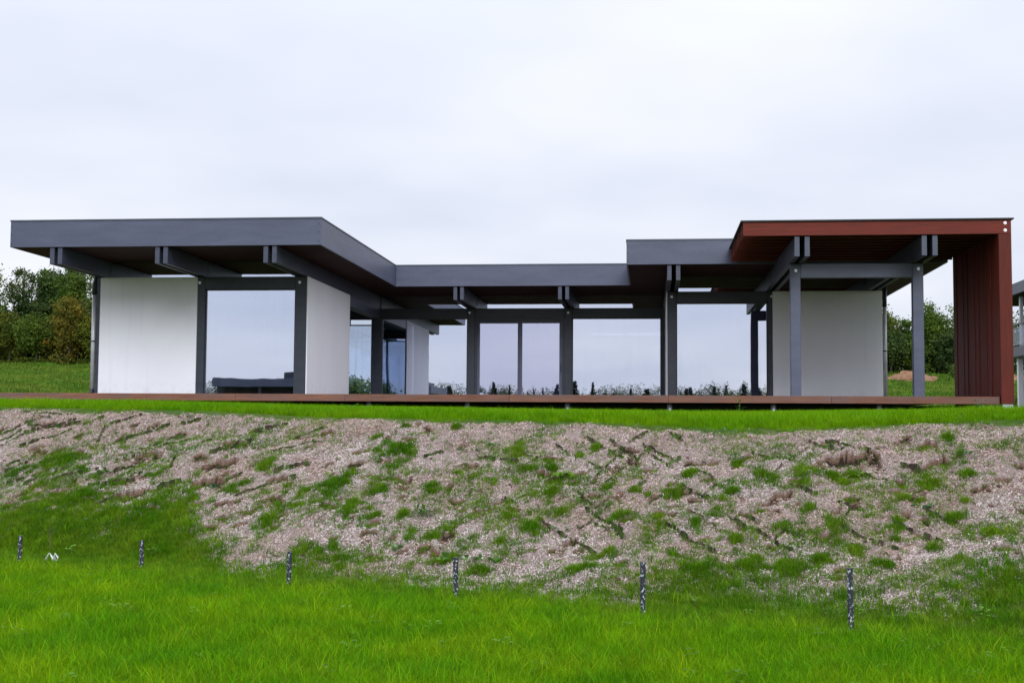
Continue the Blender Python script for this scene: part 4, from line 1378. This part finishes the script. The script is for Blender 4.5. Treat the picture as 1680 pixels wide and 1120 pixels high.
G_L = 'trees at the edge of the wood on the left'
TREES_L = [
    (-50.2, 103, 6.9, 2.6, M_T_MID, 'slim green tree between the two dark trees of the left wood', .15, .3),
    (-47.7, 102.5, 7.6, 2.4, M_T_DARK, 'slim dark tree with ragged top in the middle of the left wood', .15, .5),
    (-52.3, 98.5, 5.2, 2.6, M_T_PALE, 'greyish green tree behind the olive bush at the left edge', .14, .6),
    # x, y, height, width, mat, label
    (-51.5, 101, 7.4, 4.2, M_T_DARK, 'dark green tree at the left edge of the photo, below the spruce tip', .17, 0),
    (-49.0, 101, 7.4, 4.0, M_T_DARK, 'tall dark green broadleaf tree right of the spruce', .17, 0),
    (-46.6, 100, 7.2, 3.8, M_T_MID, 'green tree with pointed top in the middle of the left wood', .17, 0),
    (-44.2, 99, 7.9, 3.8, M_T_PALE, 'pale drooping willow-like tree beside the left downpipe', .15, .9),
    (-42.0, 100, 8.4, 4.0, M_T_PALE, 'drooping pale tree mostly hidden behind the left end of the house', .16, .9),
    (-54.2, 100, 7.6, 4.4, M_T_MID, 'green tree just outside the left edge of the photo', .18, 0),
    (-50.8, 97.5, 4.0, 3.2, M_T_OLV, 'olive green bush with yellowing twigs in front of the left wood', .14, 0),
    (-48.3, 97.0, 3.5, 3.0, M_T_MID, 'round green bush between the olive bush and the autumn tree', .14, 0),
    (-45.6, 97.0, 4.9, 3.0, M_T_YEL, 'orange yellow autumn tree in front of the left wood', .14, 0),
    (-43.6, 97.2, 4.5, 2.8, M_T_OLV, 'yellowish green bush between the autumn tree and the downpipe', .14, 0),
    (-53.6, 97.0, 3.6, 3.2, M_T_DARK, 'dark low bush at the far left end of the meadow', .15, 0),
]
for i, (x, y, h, w, mt, lb, lf, wp) in enumerate(TREES_L):
    leafy_tree('broadleaf_tree' if h > 4.6 else 'bush', x, y, h * (1.2 if h > 6 else 1.12), w * (.95 if h > 6 else 1.1), mt, lb, 100 + i, 'tree' if h > 4.6 else 'bush', G_L,
               base=.02, clumps=120, leaf=lf * .72, per=95, weep=wp)
for i, (x, y, h, w, mt, lb) in enumerate([
        (-39.5, 99, 7.5, 4.4, M_T_DARK, 'dark tree hidden behind the left wing of the house'),
        (-27.5, 100, 2.3, 4.6, M_T_DARK, 'low dark bush seen through the recessed left pane'),
        (-24.0, 100, 1.9, 4.2, M_T_MID, 'low green bush seen through the recessed left panes'),
        (-31.0, 101, 4.4, 4.4, M_T_DARK, 'dark bush behind the left wing of the house')]):
    leafy_tree('bush', x, y, h, w, mt, lb, 150 + i, 'bush', 'bushes behind the house', base=.05, clumps=60, leaf=.2, per=45)

G_R = 'trees beyond the porch on the right'
for i, (x, y, h, w, mt, lb) in enumerate([
        (14.6, 100, 4.6, 4.4, M_T_OLV, 'yellowish tree mostly hidden behind the right white panel'),
        (17.4, 100, 5.2, 3.6, M_T_OLV, 'tree with yellow tinged top just right of the right downpipe'),
        (19.2, 98.5, 4.3, 3.0, M_T_MID, 'dark green bush behind the right porch post'),
        (20.9, 100, 5.3, 3.4, M_T_MID, 'tall green pointed tree right of the porch post'),
        (23.2, 100, 5.2, 3.4, M_T_MID, 'green tree touching the red board wall'),
        (22.0, 98, 3.4, 2.8, M_T_DARK, 'low dark bush beneath the pointed trees on the right'),
        (17.6, 97.8, 3.3, 3.6, M_T_DARK, 'low dark bush behind the earth mound'),
        (26.0, 100, 5.0, 4.0, M_T_MID, 'green tree hidden behind the red board wall'),
        (29.0, 100, 5.0, 4.2, M_T_DARK, 'dark tree beside the neighbouring house')]):
    leafy_tree('broadleaf_tree' if h > 3.5 else 'bush', x, y, h, w, mt, lb, 200 + i, 'tree' if h > 3.5 else 'bush', G_R,
               base=.02, clumps=110, leaf=.105, per=90)
leafy_tree('sapling', 19.9, 87, 1.75, .95, M_T_MID, 'young sapling in the meadow between porch post and red wall', 230, 'sapling', None,
           base=.3, clumps=26, leaf=.06, per=30)
leafy_tree('bush', 22.0, 90, 1.5, 2.2, M_T_YEL, 'low yellow green shrub beside the sapling', 231, 'bush', None, base=.05, clumps=26, leaf=.09, per=40)


# dense undergrowth closing the wood's edge behind the trees one can tell apart
def undergrowth(name, x0, x1, y0, y1, h, mat, label, n, leaf=.2, low=0.0):
    rg = np.random.default_rng(77)
    x = rg.uniform(x0, x1, n); y = rg.uniform(y0, y1, n)
    zg, _ = ground_height(x, y)
    top = h * (.55 + .75 * fbm(x * .55, y * .55, 3))
    c = np.stack([x, y, zg + (low + (1 - low) * rg.random(n)) * top], 1)
    q = frame_quads(c, rg.normal(0, 1, (n, 3)) + np.array([0, 0, .5]), leaf * rg.uniform(.5, 1.2, n), .65, rg)
    o = link(name, quads_mesh(name, q, rg.uniform(.6, 1.25, n) * (.7 + .6 * fbm(x * 1.1, y * 1.1 + c[:, 2], 2)), mat))
    tag(o, label, 'undergrowth', kind='stuff')


undergrowth('undergrowth', -58, -37, 99.5, 104, 3.6, M_T_DARK, 'dark undergrowth at the edge of the wood on the left', 16000)
undergrowth('undergrowth', 12, 33, 99.5, 103, 3.2, M_T_MID, 'dark undergrowth between the trees beyond the porch', 14000)
undergrowth('meadow_edge', -57, -38, 96.2, 98, .55, M_T_OLV, 'tall dry grass along the edge of the left wood', 7000, .1)


# conifers: one mesh set, copied
def conifer_meshes(h, w, seed, tiers=22):
    rg = np.random.default_rng(seed)
    qs, tn = [], []
    for t in range(tiers):
        f = t / (tiers - 1)
        z = h * (.08 + .9 * f)
        R = w * .5 * (1 - f) ** .85 * rg.uniform(.75, 1.15) + .03 * w
        nbr = int(10 - 4 * f)
        for b in range(nbr):
            a = rg.uniform(0, 6.283)
            r = R * rg.uniform(.65, 1.1)
            d = np.array([math.cos(a), math.sin(a), 0]); s = np.array([-math.sin(a), math.cos(a), 0])
            wd = .16 * r + .04 * w
            for k in range(3):
                f0, f1 = k / 3, (k + 1) / 3
                p0 = d * r * f0 + np.array([0, 0, z - .35 * r * f0 + rg.normal(0, .01 * h)])
                p1 = d * r * f1 + np.array([0, 0, z - .35 * r * f1 ** 1.3 + rg.normal(0, .01 * h)])
                w0, w1 = wd * (1 - .3 * f0), wd * (1 - f1 * .85)
                dn = np.array([0, 0, -.05 * h * rg.uniform(.2, .9)])
                qs.append([p0 - s * w0 + dn, p0 + s * w0 + dn * .3, p1 + s * w1 + dn, p1 - s * w1])
                tn.append(rg.uniform(.7, 1.3))
    cr = quads_mesh('crown', np.array(qs), np.array(tn), M_NEEDLE)
    v, f = tube_mesh([(0, 0, -.5), (0, 0, h * .5), (0, 0, h * .99)], [.02 * h, .012 * h, .002 * h], 6)
    tr = mesh_from(v, f, 'trunk', True)
    tr.materials.append(M_BARK)
    return cr, tr


CON = [conifer_meshes(10, 3.6, 1), conifer_meshes(10, 4.4, 2), conifer_meshes(10, 3.0, 3)]


def conifer(x, y, h, k, label, group=None, wide=1.0):
    s = h / 10
    root = empty('conifer', (x, y, gz(x, y)), random.uniform(0, 6.28), s)
    root.scale = (s * wide, s * wide, s)
    tag(root, label, 'conifer', group)
    for nm, me in (('crown', CON[k][0]), ('trunk', CON[k][1])):
        o = bpy.data.objects.new(nm, me)
        col.objects.link(o)
        o.parent = root
    return root


conifer(-53.0, 107, 8.0, 1, 'dark spruce rising above the left wood at the left edge', None)

# the wood on the other side of the garden, seen only as a reflection in the windows
LBL_REF = 'dark conifer of the far wood mirrored along the bottom of the windows'
rr = random.Random(3)
for i in range(58):
    x = -100 + i * 2.45 + rr.uniform(-1.2, 1.2)
    h = rr.uniform(7.8, 9.8) * (1.08 if rr.random() < .2 else 1)
    conifer(x, -150 + rr.uniform(-14, 10), h, rr.randrange(3), LBL_REF, 'conifers mirrored in the windows', rr.uniform(1.7, 2.6))
undergrowth('far_wood', -112, 52, -170, -162, 8.9, M_T_DARK, 'distant dark wood mirrored as a low band in the windows', 150000, .15, .55)
for i in range(40):
    x = -104 + i * 3.6 + rr.uniform(-2, 2)
    y = -158 + rr.uniform(-6, 6)
    h = rr.uniform(7.2, 8.4)
    if i < 3:
        t = leafy_tree('broadleaf_tree', x, y, 8.2, 6.0, M_T_DARK, 'dark broadleaf tree of the far wood mirrored in the windows', 300 + i, 'tree',
                       'broadleaf trees mirrored in the windows', base=.03, clumps=90, leaf=.15, per=90)
        if i == 0: ref_trees = []
        ref_trees.append(t)
    else:
        src = ref_trees[i % 3]
        t = src.copy()
        col.objects.link(t)
        t.location = (x, y, gz(x, y))
        t.rotation_euler = (0, 0, rr.uniform(0, 6.28))
        t.scale = (1.25, 1.25, h / 8.2)
        for ch in src.children:
            c = ch.copy()
            col.objects.link(c)
            c.parent = t

# ------------------------------------------------------------------ dark house opposite, mirrored in the left window
M_DARKW = m_wood('dark_cladding', (.035, .03, .03), (.06, .05, .045), 'Z', .7)
M_DARKGL = m_glass('dim_glass', .10, (.7, .75, .8), (.3, .32, .35))
opp = empty('opposite_house', (-24, -36, 0))
tag(opp, 'dark flat roofed house mirrored in the lower part of the large left window', 'house')
box('wall', -31.8, -19, -40, -34.2, 0, 4.5, M_DARKW, opp, .01)
box('roof', -32.0, -18.5, -41, -33, 4.5, 5.1, M_SLATE, opp, .01)
box('upper_wall', -26.6, -19.5, -40.5, -33.2, 5.1, 5.55, M_SLATE_D, opp, .01)
for x in (-29.6, -27.4, -25.2, -23.0, -20.8):
    wv = box('window', x - .8, x + .8, -34.23, -34.15, .3, 3.2, M_SLATE_D, opp, .005)
    box('pane', x - .7, x + .7, -34.148, -34.13, .4, 3.1, M_DARKGL, wv, 0)
for x in (-31.6, -28.5, -25.3, -22.0, -19.0):
    box('post', x - .1, x + .1, -33.4, -33.2, 0, 4.5, M_SLATE_D, opp, .006)

# ------------------------------------------------------------------ neighbouring house at the right edge
nb_ = empty('neighbour_house', (20, 56, 2.4))
tag(nb_, 'two storey grey house with balcony, just visible at the right edge beyond the red column', 'house')
NZ = 2.5
nroof = box('roof', 15.95, 26, 49.2, 64, 7.62, 8.12, M_SLATE_DIM, nb_, .01)
box('soffit', 16.0, 25.9, 49.3, 63.9, 7.59, 7.618, M_SOFFIT, nroof, 0)
box('wall', 17.6, 25, 53, 63, NZ - .5, 4.85, M_WHITE, nb_, .01)
box('balcony_slab', 15.9, 25.2, 50.6, 63.2, 4.86, 5.30, M_SLATE_D, nb_, .01)
box('upper_wall', 18.4, 25, 54, 63, 5.31, 7.58, M_SLATE_D, nb_, .01)
for y in (54.2, 57.1, 60.0):
    wv = boxes_mesh('window', [(18.32, 18.38, y, y + .08, 5.35, 7.5), (18.32, 18.38, y + 2.6, y + 2.68, 5.35, 7.5), (18.32, 18.38, y + .08, y + 2.6, 7.42, 7.5)],
                    M_ZINC, nb_, (18.35, y, 5.35))
    box('pane', 18.34, 18.36, y + .08, y + 2.6, 5.35, 7.42, M_MIRROR, wv, 0)
for i, y in enumerate((50.9, 52.6, 54.3, 56.0, 57.7, 59.4, 61.1)):
    box('rail_post', 15.98, 16.03, y, y + .05, 5.31, 6.25, M_ZINC, nb_, .003)
    box('rail_glass', 15.99, 16.01, y + .09, y + 1.62, 5.38, 6.15, M_CLEAR, nb_, 0)
box('rail', 15.96, 16.05, 50.8, 61.3, 6.26, 6.31, M_SLATE_D, nb_, .003)
for y in (51.2, 55.0, 59.0):
    box('post', 16.15, 16.37, y, y + .22, NZ - .6, 4.855, M_WHITE, nb_, .008)
    box('upper_post', 16.3, 16.45, y + .1, y + .25, 5.305, 7.585, M_ZINC, nb_, .008)

# ------------------------------------------------------------------ earth mounds and marker stakes in the meadow on the right
M_EARTH = Mat('dug_earth')
_p = M_EARTH.pos()
_a = M_EARTH.noise(_p, 2.2, 6, .7)
M_EARTH.pbr(M_EARTH.mix(M_EARTH.ramp(_a, .3, .7), C(.20, .10, .055), C(.36, .22, .14)), .95, M_EARTH.bump(_a, .8, .3), spec=.1)
M_EARTH = M_EARTH.m


def mound(x, y, rx, ry, h, label, seed):
    n, m_ = 30, 20
    xs = np.linspace(-1, 1, n); ys = np.linspace(-1, 1, m_)
    A, B = np.meshgrid(xs, ys, indexing='ij')
    r = np.sqrt(A ** 2 + B ** 2)
    z0 = gz(x, y)
    hh = np.clip(1 - r ** 2, 0, 1) ** .5 * h * (.05 + 1.5 * fbm(A * 2.6 + seed, B * 2.6 + seed * 3, 5, .65))
    gzz, _ = ground_height((x + A * rx).ravel(), (y + B * ry).ravel())
    Z = gzz.reshape(n, m_) + hh - .12 * (r > .97) - z0
    verts = [(float(A[i, j] * rx), float(B[i, j] * ry), float(Z[i, j])) for i in range(n) for j in range(m_)]
    faces = [(i * m_ + j, (i + 1) * m_ + j, (i + 1) * m_ + j + 1, i * m_ + j + 1) for i in range(n - 1) for j in range(m_ - 1)]
    o = link('earth_mound', mesh_from(verts, faces, 'mound'), M_EARTH, None, (x, y, z0))
    tag(o, label, 'mound', 'heaps of dug earth in the meadow')


mound(17.7, 91, 2.0, 1.3, .70, 'large heap of reddish earth left of the right porch post', 3)
mound(23.3, 88, 1.6, 1.3, .85, 'smaller heap of reddish earth next to the red board wall', 8)
for (x, y), lb in (((20.0, 84.5), 'short dark marker stake below the sapling in the right meadow'),
                   ((21.6, 84), 'short dark marker stake closer to the red wall in the right meadow'),
                   ((20.0, 78), 'short dark marker stake nearest to the deck in the right meadow')):
    v, f = tube_mesh([(0, 0, -.2), (.01, 0, .35), (0, 0, .62)], [.06, .06, .055], 7)
    tag(link('marker_stake', mesh_from(v, f, 'stake'), M_BLACKPL, None, (x, y, gz(x, y))), lb, 'stake', 'marker stakes in the right meadow')
